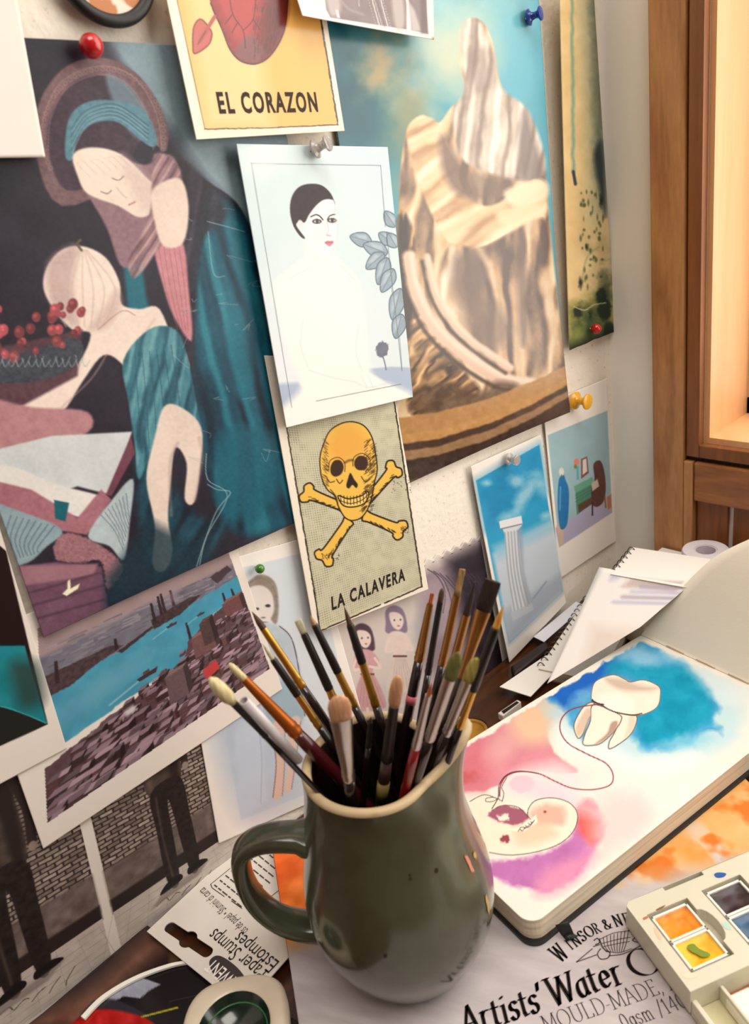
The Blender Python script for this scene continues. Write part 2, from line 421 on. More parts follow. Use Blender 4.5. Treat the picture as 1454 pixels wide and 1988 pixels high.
# broad-nib roman glyphs: strokes in a box one cap-height tall, (advance, strokes)
def arc(cx, cy, rx, ry, a0, a1, n=14):
    return [(cx + rx * math.cos(math.radians(a0 + (a1 - a0) * i / n)), cy + ry * math.sin(math.radians(a0 + (a1 - a0) * i / n))) for i in range(n + 1)]
def sr(x, y, w=0.13): return [(x - w, y), (x + w, y)]
G = {
 'A': (0.78, [[(0.08, 0), (0.38, 1)], [(0.38, 1), (0.70, 0)], [(0.2, 0.36), (0.58, 0.36)], sr(0.08, 0), sr(0.70, 0)]),
 'C': (0.80, [arc(0.45, 0.5, 0.37, 0.52, 48, 312, 20), [(0.70, 0.88), (0.70, 0.72)]]),
 'D': (0.85, [[(0.16, 0), (0.16, 1)], [(0.05, 1), (0.35, 1)] + arc(0.35, 0.5, 0.42, 0.5, 90, -90, 14) + [(0.05, 0)]]),
 'E': (0.66, [[(0.16, 0), (0.16, 1)], [(0.05, 1), (0.56, 1), (0.56, 0.85)], [(0.16, 0.52), (0.48, 0.52)], [(0.05, 0), (0.58, 0), (0.58, 0.16)]]),
 'I': (0.36, [[(0.18, 0), (0.18, 1)], sr(0.18, 0), sr(0.18, 1)]),
 'L': (0.64, [[(0.16, 0), (0.16, 1)], sr(0.16, 1), [(0.05, 0), (0.58, 0), (0.58, 0.18)]]),
 'M': (1.0, [[(0.12, 0), (0.16, 1)], [(0.16, 1), (0.5, 0.08)], [(0.5, 0.08), (0.84, 1)], [(0.84, 1), (0.88, 0)], sr(0.12, 0), sr(0.88, 0), sr(0.12, 1, 0.08), sr(0.88, 1, 0.08)]),
 'N': (0.88, [[(0.15, 0), (0.15, 1)], [(0.15, 1), (0.73, 0)], [(0.73, 0), (0.73, 1)], sr(0.15, 0), sr(0.73, 1), sr(0.1, 1, 0.07)]),
 'O': (0.90, [arc(0.45, 0.5, 0.38, 0.52, 0, 360, 24)]),
 'R': (0.78, [[(0.16, 0), (0.16, 1)], [(0.05, 1), (0.34, 1)] + arc(0.34, 0.75, 0.26, 0.25, 90, -90, 10) + [(0.16, 0.5)], [(0.36, 0.5), (0.70, 0), (0.80, 0)], sr(0.16, 0)]),
 'S': (0.60, [[(0.50, 0.84)] + arc(0.30, 0.76, 0.21, 0.25, 45, 250, 12) + arc(0.30, 0.26, 0.22, 0.27, 70, -150, 12) + [(0.07, 0.2)], [(0.50, 0.95), (0.50, 0.78)], [(0.08, 0.03), (0.08, 0.22)]]),
 'U': (0.84, [[(0.14, 1), (0.14, 0.35)] + arc(0.42, 0.32, 0.28, 0.33, 180, 360, 12) + [(0.70, 1)], sr(0.14, 1), sr(0.70, 1)]),
 'W': (1.08, [[(0.06, 1), (0.32, 0)], [(0.32, 0), (0.54, 0.92)], [(0.54, 0.92), (0.78, 0)], [(0.78, 0), (1.02, 1)], sr(0.06, 1), sr(1.0, 1, 0.1), sr(0.54, 0.95, 0.1)]),
 '&': (0.86, [[(0.80, 0.42), (0.62, 0.12), (0.42, 0), (0.22, 0.02), (0.10, 0.16), (0.14, 0.36), (0.36, 0.56), (0.48, 0.74), (0.44, 0.92), (0.32, 0.98), (0.20, 0.90), (0.20, 0.74), (0.40, 0.38), (0.66, 0.04), (0.82, 0.02)]]),
 'r': (0.46, [[(0.14, 0), (0.14, 0.62)], [(0.14, 0.46), (0.26, 0.62), (0.42, 0.62)], sr(0.15, 0, 0.11), [(0.04, 0.6), (0.14, 0.62)]]),
 't': (0.40, [[(0.17, 0.84), (0.17, 0.14), (0.22, 0.02), (0.36, 0.05)], [(0.04, 0.62), (0.36, 0.62)]]),
 'i': (0.33, [[(0.16, 0.62), (0.16, 0)], sr(0.16, 0, 0.11), [(0.05, 0.6), (0.16, 0.62)], [(0.13, 0.86), (0.19, 0.92)], [(0.13, 0.9), (0.19, 0.88)]]),
 's': (0.42, [[(0.36, 0.54)] + arc(0.22, 0.48, 0.14, 0.15, 50, 250, 9) + arc(0.21, 0.165, 0.15, 0.17, 75, -150, 9) + [(0.06, 0.12)]]),
 'a': (0.50, [arc(0.24, 0.28, 0.17, 0.30, 70, 330, 14), [(0.40, 0.62), (0.40, 0.12), (0.46, 0.02), (0.52, 0.04)], [(0.28, 0.6), (0.40, 0.62)]]),
 'e': (0.50, [[(0.09, 0.32), (0.42, 0.36)] + arc(0.26, 0.34, 0.17, 0.29, 10, 320, 16)]),
 'g': (0.52, [arc(0.25, 0.34, 0.17, 0.27, 0, 360, 16), [(0.42, 0.60), (0.42, -0.12), (0.32, -0.27), (0.16, -0.26), (0.08, -0.18)]]),
 'm': (0.84, [[(0.14, 0), (0.14, 0.62)], [(0.14, 0.46), (0.27, 0.62), (0.40, 0.54), (0.42, 0)], [(0.42, 0.46), (0.55, 0.62), (0.68, 0.54), (0.70, 0)], sr(0.14, 0, 0.1), sr(0.42, 0, 0.1), sr(0.70, 0, 0.1)]),
 '0': (0.60, [arc(0.29, 0.48, 0.21, 0.49, 0, 360, 22)]),
 '1': (0.46, [[(0.10, 0.80), (0.24, 0.97), (0.24, 0)], sr(0.24, 0)]),
 '4': (0.62, [[(0.42, 0), (0.42, 0.97)], [(0.42, 0.97), (0.06, 0.30), (0.56, 0.30)]]),
 '/': (0.46, [[(0.04, -0.12), (0.42, 1.05)]]),
 '-': (0.36, [[(0.06, 0.36), (0.30, 0.36)]]),
 ',': (0.26, [[(0.12, 0.05), (0.13, 0.0), (0.06, -0.16)]]),
 "'": (0.24, [[(0.12, 1.0), (0.08, 0.74)], [(0.14, 1.0), (0.08, 0.74)]]),
 ' ': (0.34, []),
}
def nib_text(txt, nib=0.13, thin=0.035, ang=25, shear=0.0, track=0.03):
    V = []; Fc = []; x = 0
    nx, ny = math.cos(math.radians(ang)) * nib / 2, math.sin(math.radians(ang)) * nib / 2
    for ch in txt:
        adv, st = G[ch]
        for s in st:
            for (x0, y0), (x1, y1) in zip(s[:-1], s[1:]):
                d = math.hypot(x1 - x0, y1 - y0) + 1e-9; px, py = -(y1 - y0) / d * thin / 2, (x1 - x0) / d * thin / 2
                sx, sy = (x1 - x0) / d * thin * 0.4, (y1 - y0) / d * thin * 0.4
                for ox, oy in ((nx, ny), (px, py)):
                    n = len(V)
                    for xx, yy in ((x0 - ox - sx, y0 - oy - sy), (x1 - ox + sx, y1 - oy + sy), (x1 + ox + sx, y1 + oy + sy), (x0 + ox - sx, y0 + oy - sy)):
                        V.append((x + xx + shear * yy, yy))
                    Fc.append((n, n + 1, n + 2, n + 3))
        x += adv + track
    return np.array(V), Fc

# ------------------------------------------------------------------ materials
M_wall = mat('plaster_wall', (242, 233, 220), 0.8, noise=(330, (150, 120, 90), 0.55, 0.62, 0.74), bump=(220, 0.35, 0.002))
M_wallr = mat('painted_wall', (248, 243, 236), 0.75, bump=(160, 0.15, 0.001))
M_room = mat('room_wall', (152, 142, 130), 0.9, bump=(60, 0.1, 0.002))
M_matte = mat('print_matte', attr=True, rough=0.62, spec=0.3, bump=(900, 0.05, 0.0002))
M_satin = mat('print_satin', attr=True, rough=0.42, spec=0.32, bump=(60, 0.12, 0.0012))
M_gloss = mat('print_gloss', attr=True, rough=0.24, spec=0.5, bump=(35, 0.08, 0.0012))
M_paper = mat('rag_paper', attr=True, rough=0.85, spec=0.15, bump=(700, 0.25, 0.0003))
M_white = mat('white_paper', (240, 234, 226), 0.7, spec=0.25, bump=(500, 0.08, 0.0003))
M_cream = mat('cream_pages', (226, 212, 190), 0.75, spec=0.2, stretch=(20, 20, 1500), noise=(1.0, (186, 168, 140), 0.6, 0.4, 0.7))
M_ink = mat('black_ink', (34, 24, 20), 0.6, spec=0.3)
M_inkb = mat('brown_black_ink', (46, 30, 20), 0.6, spec=0.3)
M_grey = mat('grey_ink', (88, 76, 72), 0.7, spec=0.2)
M_black = mat('black_cover', (22, 18, 18), 0.5, bump=(400, 0.2, 0.0004))
M_pine = wood('pine_casing', (136, 80, 38), (216, 156, 98), (34, 34, 5), 'Y', 0.45, 5)
M_pined = wood('pine_dark', (104, 56, 20), (160, 96, 44), (50, 50, 4), 'Y', 0.5, 4)
M_pine_lit = wood('pine_reveal_lit', (222, 162, 106), (244, 194, 142), (22, 22, 1.5), 'Y', 0.5, 3)  # lit copy of the pine: window light on the reveal put into the colour
M_pineh = wood('pine_apron', (120, 66, 28), (186, 120, 68), (34, 6, 40), 'X', 0.45, 5)
M_desk = wood('desk_wood', (34, 18, 10), (92, 50, 22), (5, 40, 40), 'X', 0.3, 5, 0.4)
M_alu = mat('window_frame_metal', (206, 196, 182), 0.4, metal=0.3)
M_glass = bpy.data.materials.new('window_glass'); M_glass.use_nodes = True
_nt = M_glass.node_tree; _nt.nodes.clear()
_o = _nt.nodes.new('ShaderNodeOutputMaterial'); _t = _nt.nodes.new('ShaderNodeBsdfTransparent'); _g = _nt.nodes.new('ShaderNodeBsdfGlossy'); _x = _nt.nodes.new('ShaderNodeMixShader')
_g.inputs['Roughness'].default_value = 0.02; _x.inputs[0].default_value = 0.06
_nt.links.new(_t.outputs[0], _x.inputs[1]); _nt.links.new(_g.outputs[0], _x.inputs[2]); _nt.links.new(_x.outputs[0], _o.inputs[0])

# ------------------------------------------------------------------ room shell
XR = 0.5342                                   # face of the window wall
X0, Y1, ZF, ZC = -1.7, -2.4, -0.74, 1.75
def struct(name, o, label, cat_='wall'):
    tag(o, label, cat_, kind='structure'); return o
struct('wall_back', MB().box(X0, XR + 0.2, 0.0, 0.08, ZF, ZC).build('wall_back', M_wall), 'speckled cream plaster wall that the prints are pinned to')
b = MB()
b.box(XR, XR + 0.14, 0.0, WIN_Y0, ZF, ZC); b.box(XR, XR + 0.14, WIN_Y1, Y1, ZF, ZC)
b.box(XR, XR + 0.14, WIN_Y0, WIN_Y1, ZF, WIN_Z0); b.box(XR, XR + 0.14, WIN_Y0, WIN_Y1, WIN_Z1, ZC)
struct('wall_right', b.build('wall_right', M_wallr), 'white painted wall beside the wooden window')
struct('wall_left', MB().box(X0 - 0.08, X0, Y1, 0.08, ZF, ZC).build('wall_left', M_room), 'plain wall on the far left of the room')
struct('wall_front', MB().box(X0, XR, Y1 - 0.08, Y1, ZF, ZC).build('wall_front', M_room), 'plain wall behind the viewer')
b = MB(); b.box(X0, SK[0], Y1, 0.0, ZC, ZC + 0.06); b.box(SK[1], XR, Y1, 0.0, ZC, ZC + 0.06); b.box(SK[0], SK[1], Y1, SK[2], ZC, ZC + 0.06); b.box(SK[0], SK[1], SK[3], 0.0, ZC, ZC + 0.06)
struct('ceiling', b.build('ceiling', M_room), 'plain ceiling with an opening for the added skylight', 'ceiling')
struct('floor', MB().box(X0, XR, Y1, 0.0, ZF - 0.06, ZF).build('floor', M_desk), 'dark wooden floor under the desk', 'floor')
# window: casing, bead, reveals, frame, pane, apron and panelling
win = empty('window_1', (XR, WIN_Y0, WIN_Z0)); tag(win, 'wooden window with deep reveal coloured as window-lit at right edge', 'window', kind='structure')
YC0, YG, t = -0.041, -0.0655, 0.010
MB().box(XR - t, XR, YC0, YG, 0.0, WIN_Z1 + 0.05).build('casing_board', M_pine, win, bevel=0.0012)
MB().box(XR - t * 0.35, XR, YG, YG - 0.0016, 0.118, WIN_Z1).build('groove', M_inkb, win)
b = MB(); b.box(XR - 0.008, XR, YG - 0.0016, WIN_Y0, 0.1225, WIN_Z1); b.box(XR - 0.008, XR, WIN_Y0, WIN_Y1, 0.1225, WIN_Z0)
b.build('bead', M_pined, win, bevel=0.0008)
MB().box(XR - 0.004, XR, YG, WIN_Y1, 0.1190, 0.1225).build('groove', M_inkb, win)
MB().box(XR - 0.009, XR, -0.0735, WIN_Y1, 0.0872, 0.1188).build('apron_board', M_pineh, win, bevel=0.0015)
MB().box(XR - 0.0095, XR, YG, -0.0728, 0.0, 0.1188).build('stile', M_pine, win, bevel=0.001)
MB().box(XR - 0.0035, XR, -0.0735, -0.098, 0.0, 0.0868).build('panel_stile', M_pined, win, bevel=0.001)
for k in range(7):
    y = -0.101 - k * 0.05
    MB().box(XR - 0.002, XR + 0.0, y, y - 0.048, 0.0, 0.0868).build('panel_board', M_pined, win, bevel=0.001)
MB().box(XR, XR + 0.062, WIN_Y0 - 0.0001, WIN_Y0 - 0.004, WIN_Z0, WIN_Z1).build('side_reveal', M_pine_lit, win)
MB().box(XR, XR + 0.062, WIN_Y0 - 0.004, WIN_Y1, WIN_Z0 + 0.0001, WIN_Z0 + 0.004).build('sill', M_pine_lit, win)
b = MB(); x0, x1 = XR + 0.062, XR + 0.074
b.box(x0, x1, WIN_Y0, WIN_Y0 - 0.016, WIN_Z0, WIN_Z1); b.box(x0, x1, WIN_Y1 + 0.016, WIN_Y1, WIN_Z0, WIN_Z1); b.box(x0, x1, WIN_Y0, WIN_Y1, WIN_Z0, WIN_Z0 + 0.018); b.box(x0, x1, WIN_Y0, WIN_Y1, WIN_Z1 - 0.018, WIN_Z1)
b.box(x0 + 0.002, x1 - 0.002, -0.66, -0.675, WIN_Z0, WIN_Z1)
b.build('window_frame', M_alu, win, bevel=0.001)
MB().box(XR + 0.067, XR + 0.069, WIN_Y0 - 0.014, WIN_Y1 + 0.014, WIN_Z0 + 0.016, WIN_Z1 - 0.016).build('pane', M_glass, win)

w2 = empty('fill_skylight', (SK[0], SK[2], ZC)); tag(w2, 'added fill skylight in the ceiling above the viewer, out of view', 'window', kind='structure')  # frame and pane for the added overhead fill
b = MB()
for q_ in ((SK[0], SK[0] + .01, SK[2], SK[3]), (SK[1] - .01, SK[1], SK[2], SK[3]), (SK[0], SK[1], SK[2], SK[2] + .01), (SK[0], SK[1], SK[3] - .01, SK[3])): b.box(*q_, ZC + .001, ZC + .05)
b.build('window_frame', M_pine, w2)
MB().box(SK[0] + .01, SK[1] - .01, SK[2] + .01, SK[3] - .01, ZC + 0.05, ZC + 0.055).build('pane', M_glass, w2)

# desk
dk = empty('desk', (0.1, -0.2, ZF)); tag(dk, 'dark brown wooden desk under the papers and jug', 'desk')
MB().box(-0.75, XR - 0.012, -0.62, -0.0005, -0.03, 0.0).build('desk_top', M_desk, dk, bevel=0.002)
for x in (-0.70, XR - 0.08):
    for y in (-0.57, -0.06): MB().box(x, x + 0.05, y, y + 0.05, ZF, -0.03).build('leg', M_desk, dk)

# ================================================================== PRINTS ON THE WALL
PAPER = (240, 232, 222)

# ---- black and white photographs of a brick wall (bottom left, lowest layer)
def bricks(c, x0, x1, y0, y1, bw, bh, c1, c2, mort, seed):
    """brick bond in sheet coordinates"""
    X, Y = c.X + 3 * (fbm(c.X / 40, c.Y / 40, 3) - .5) * 2, c.Y + 2.5 * (fbm(c.X / 30 + 9, c.Y / 30, 3) - .5) * 2
    r = np.floor(Y / bh); xx = X / bw + 0.5 * (r % 2); k = np.floor(xx)
    h = np.sin(k * 127.1 + r * 311.7 + seed) * 43758.5453; h = h - np.floor(h)
    fx = (xx - k) * bw; fy = Y - r * bh
    m = np.clip(np.minimum(np.minimum(fx, bw - fx), np.minimum(fy, bh - fy)) - 1.6, 0, 1.6) / 1.6
    col = np.array(c1) * (1 - h[..., None]) + np.array(c2) * h[..., None]
    col = col + ((fbm(c.X / 9, c.Y / 9, 3) - .5) * 46)[..., None]
    col = np.array(mort) * (1 - m[..., None]) + col * m[..., None]
    msk = ((c.X > x0) & (c.X < x1) & (c.Y > y0) & (c.Y < y1)).astype(float)
    c.blend(np.s_[:, :], msk, col)
def paint_bw(c):
    c.C[:] = (232, 224, 216)
    # two photographs side by side, drawn upright in the sheet's own coordinates
    c.uv(0.92)
    for i, (x0, x1) in enumerate(BWX):
        bot = 905
        c.P([(x0, 20), (x1, 20), (x1, bot), (x0, bot)], (120, 108, 100))
        bricks(c, x0, x1, 20, 590, 38, 15, (176, 162, 150), (116, 102, 94), (50, 38, 34), i * 3.1)
        c.P([(x0, 586), (x1, 576), (x1, 720), (x0, 720)], (112, 98, 92), soft=12, tex=30, ts=30)
        c.P([(x0, 700), (x1, 694), (x1, 748), (x0, 752)], (44, 32, 30), soft=10)
        c.P([(x0, 748), (x1, 744), (x1, bot), (x0, bot)], (196, 186, 178), tex=14, ts=24)
        for k in range(6): c.L([(x0, 775 + k * 24), (x1, 764 + k * 24)], (150, 138, 130), 1.5, sm=0, a=.7)
        for k in range(9): c.L([(x0 + 55 * k, 750), (x0 - 60 + 68 * k, bot)], (158, 146, 138), 1.4, sm=0, a=.6)
        for k in range(5): c.L([(x0 + 120 + 40 * k, 830 + 12 * k), (x0 + 150 + 34 * k, 822 + 10 * k), (x0 + 158 + 38 * k, 838)], (60, 48, 46), 3, a=.8)
    # a person in a dark coat and loose trousers
    for dx in BWF:
        D_, T_ = (38, 28, 26), (74, 62, 54)
        c.P([(dx - 52, 20), (dx + 50, 20), (dx + 62, 200), (dx + 54, 420), (dx - 50, 430), (dx - 62, 200)], T_, sm=1, soft=3, tex=24, ts=22)
        c.P([(dx - 54, 60), (dx - 36, 60), (dx - 34, 360), (dx - 52, 380)], (108, 94, 84), sm=1, soft=14, a=.7)
        c.P([(dx + 22, 40), (dx + 56, 60), (dx + 60, 340), (dx + 30, 420)], D_, sm=1, soft=16, a=.9)
        c.L([(dx + 58, 100), (dx + 84, 240), (dx + 78, 360)], (52, 40, 36), 24, soft=4); c.E(dx + 78, 374, 11, 16, (150, 134, 122), soft=3)
        c.P([(dx - 46, 410), (dx + 52, 404), (dx + 60, 560), (dx + 56, 776), (dx + 20, 780), (dx + 6, 500), (dx - 4, 500), (dx - 16, 782), (dx - 54, 780), (dx - 54, 560)], D_, sm=1, soft=3, tex=16, ts=12)
        c.L([(dx - 34, 440), (dx - 40, 600), (dx - 36, 760)], (92, 78, 70), 5, soft=8, a=.8)
        c.P([(dx - 60, 774), (dx - 14, 770), (dx - 12, 796), (dx - 84, 802)], (22, 16, 15), sm=1, soft=2)
        c.P([(dx + 16, 770), (dx + 60, 768), (dx + 84, 790), (dx + 18, 798)], (22, 16, 15), sm=1, soft=2)
        c.P([(dx - 84, 802), (dx + 84, 794), (dx + 40, 824), (dx - 120, 830)], (130, 118, 112), soft=10, a=.7)
    c.px()
BWQ = [(-310, 1560), (440, 1268), (520, 1650), (-150, 2143)]
_bi = np.linalg.inv(homog([(0, 0), (1000, 0), (1000, 920), (0, 920)], BWQ))
_bx = lambda x, y: float(happ(_bi, x, y)[0])
BWX = ((40, _bx(200, 1790)), (_bx(222, 1782), 985)); BWF = (_bx(30, 1800), _bx(345, 1640))
s_bw = sheet('photo_print', 'black and white photo print of brick walls along the desk edge', 'print', BWQ, WALL(0.0006), M_matte, paint_bw, 1.5)

# ---- pastel figure sketch (child postcard position): a loose generic drawing of a standing figure in a smock
def paint_sketch(c):
    c.C[:] = (244, 238, 232)
    q = [(470, 1102), (612, 1068), (700, 1500), (468, 1592), (438, 1430)]
    c.P(q, (214, 222, 230), soft=2)
    c.P([(400, 1330), (560, 1350), (585, 1520), (468, 1592)], (176, 192, 212), soft=50, a=.75, sm=1, tex=10, ts=30)
    c.P([(455, 1420), (505, 1400), (520, 1555), (468, 1588)], (196, 208, 226), soft=10, a=.7)
    c.L([(500, 1395), (508, 1470), (506, 1560)], (150, 166, 190), 2, a=.6)
    c.P([(585, 1070), (640, 1080), (660, 1240), (600, 1200)], (206, 204, 204), soft=30, a=.5)
    # hair, head
    c.P([(468, 1140), (500, 1121), (530, 1134), (537, 1170), (530, 1200), (512, 1160), (480, 1150)], (190, 186, 180), sm=1, soft=4)
    c.P([(466, 1150), (500, 1116), (532, 1128), (541, 1170), (536, 1212), (520, 1190), (516, 1150), (480, 1150)], (150, 136, 122), sm=1, soft=4, tex=14, ts=6)
    c.P([(474, 1150), (503, 1136), (526, 1150), (532, 1180), (526, 1200), (512, 1216), (494, 1212), (480, 1190)], (226, 218, 214), sm=1, soft=4)
    c.L([(484, 1132), (506, 1122), (528, 1136), (537, 1168), (533, 1200)], (120, 126, 128), 2.0, a=.8)
    c.E(499, 1182, 4, 2.6, (60, 62, 70), soft=2); c.E(520, 1176, 5, 3, (52, 52, 60), soft=2); c.E(511, 1199, 4, 1.6, (110, 100, 104), soft=2); c.E(513, 1208, 6, 1.5, (130, 110, 116), soft=2)
    # smock and legs
    c.P([(500, 1220), (540, 1214), (566, 1240), (585, 1310), (590, 1400), (520, 1420), (508, 1320)], (186, 198, 210), sm=1, soft=6, tex=10, ts=16)
    c.L([(543, 1216), (566, 1240), (580, 1300), (592, 1390)], (88, 78, 84), 2)
    c.P([(512, 1345), (570, 1320), (590, 1370), (582, 1400), (530, 1412)], (150, 178, 194), sm=1, soft=6, a=.85)
    c.P([(528, 1410), (548, 1405), (552, 1480), (548, 1540), (530, 1550), (536, 1480)], (216, 188, 178), sm=1, soft=4)
    c.P([(560, 1402), (584, 1396), (574, 1470), (566, 1530), (552, 1538), (560, 1470)], (218, 194, 184), sm=1, soft=4)
    c.L([(526, 1420), (536, 1480), (530, 1548)], (110, 90, 92), 2, a=.8); c.L([(553, 1420), (552, 1490), (548, 1545)], (120, 100, 102), 1.6, a=.7); c.L([(584, 1400), (575, 1470), (566, 1532)], (110, 90, 92), 1.6, a=.7)
s_sk = sheet('art_postcard', 'pale sketch postcard of a standing figure under the green pin', 'postcard', [(333, 1118), (606, 1040), (735, 1500), (425, 1638)], WALL(0.0014), M_satin, paint_sketch, 1.8)

# ---- two dolls postcard, deckled top edge
def paint_dolls(c):
    c.C[:] = (238, 228, 218)
    c.P([(560, 1240), (930, 1070), (1000, 1330), (905, 1420), (600, 1420)], (212, 202, 196), soft=2)
    c.P([(815, 1110), (940, 1050), (1000, 1330), (905, 1400), (820, 1300)], (150, 132, 142), soft=30, sm=0, a=.9, tex=22, ts=26)
    c.P([(868, 1088), (940, 1050), (1000, 1330), (935, 1360), (905, 1230)], (44, 34, 46), soft=34, tex=14, ts=18)
    c.P([(950, 1100), (1000, 1330), (975, 1345), (940, 1200)], (26, 18, 24), soft=16)
    for k in range(9):
        x = 830 + 12 * k; c.L([(x, 1105 + 4 * k % 20), (x + 20, 1120 + (k * 37) % 30), (x + 34, 1150 + (k * 17) % 30), (x + 30, 1190)], (70, 58, 72), 2.2, a=.8)
    c.wash(830, 1215, 30, 60, (150, 156, 170), 10, .7, .4, 20)
    c.wash(845, 1170, 34, 24, (196, 172, 180), 0, .6, .4, 16)
    c.P([(700, 1330), (900, 1300), (930, 1420), (700, 1420)], (196, 192, 198), soft=30, a=.6)
    # doll with dark bob, pink frock
    def doll(x, y, hair, frock, s, lean):
        T = lambda a, b: (x + (a + lean * b) * s, y + b * s)
        c.P([T(-17, -18), T(0, -28), T(17, -18), T(21, 12), T(15, 26), T(-20, 26), T(-20, 6)], hair, sm=1, soft=3)
        c.P([T(-11, -12), T(4, -14), T(14, -6), T(14, 8), T(4, 20), T(-8, 12)], (232, 214, 206), sm=1, soft=2.5)
        c.E(*T(-3, 1), 3.4 * s, 3.2 * s, (238, 228, 224), soft=2); c.E(*T(9, 0), 3.2 * s, 3.0 * s, (238, 228, 224), soft=2); c.E(*T(-2.6, 1), 1.9 * s, 2.2 * s, (96, 76, 80), soft=1.5); c.E(*T(9.4, 0), 1.8 * s, 2.1 * s, (96, 76, 80), soft=1.5); c.E(*T(4, 12), 2.4 * s, 1.4 * s, (168, 92, 100), soft=2)
        c.P([T(-16, 28), T(0, 22), T(16, 28), T(26, 48), T(12, 62), T(10, 72), T(-10, 74), T(-12, 60), T(-26, 56)], frock, sm=1, soft=3, tex=8, ts=10)
        c.P([T(-12, 72), T(12, 72), T(30, 128), T(14, 140), T(-20, 142), T(-34, 130)], [v * .96 for v in frock], sm=1, soft=3, tex=6, ts=8)
        for k in range(-3, 4): c.L([T(k * 3, 76), T(k * 8, 134)], [v * .84 for v in frock], 1.6, a=.7)
        c.L([T(-12, 71), T(12, 71)], (120, 74, 84), 4 * s, sm=0)
        c.L([T(-18, 40), T(-26, 62), T(-4, 58)], (230, 210, 202), 5 * s, soft=2); c.L([T(18, 40), T(26, 58), T(6, 56)], (230, 210, 202), 5 * s, soft=2)
        c.L([T(-8, 138), T(-8, 168)], (222, 204, 200), 6 * s, soft=2, sm=0); c.L([T(8, 138), T(9, 166)], (222, 204, 200), 6 * s, soft=2, sm=0)
    doll(768, 1203, (138, 120, 142), (226, 208, 200), 1.0, .12)
    doll(705, 1238, (84, 62, 74), (206, 160, 164), 1.0, .12)
def deckle(u, v):
    return np.where(v < 0.02, 0.008 * np.sin(u * 110) , 0.0)
s_do = sheet('art_postcard', 'postcard of two dolls in pale dresses behind the brushes', 'postcard', [(595, 1195), (932, 1041), (987, 1352), (640, 1560)], WALL(0.0009), M_satin, paint_dolls, 1.8, cut=deckle)

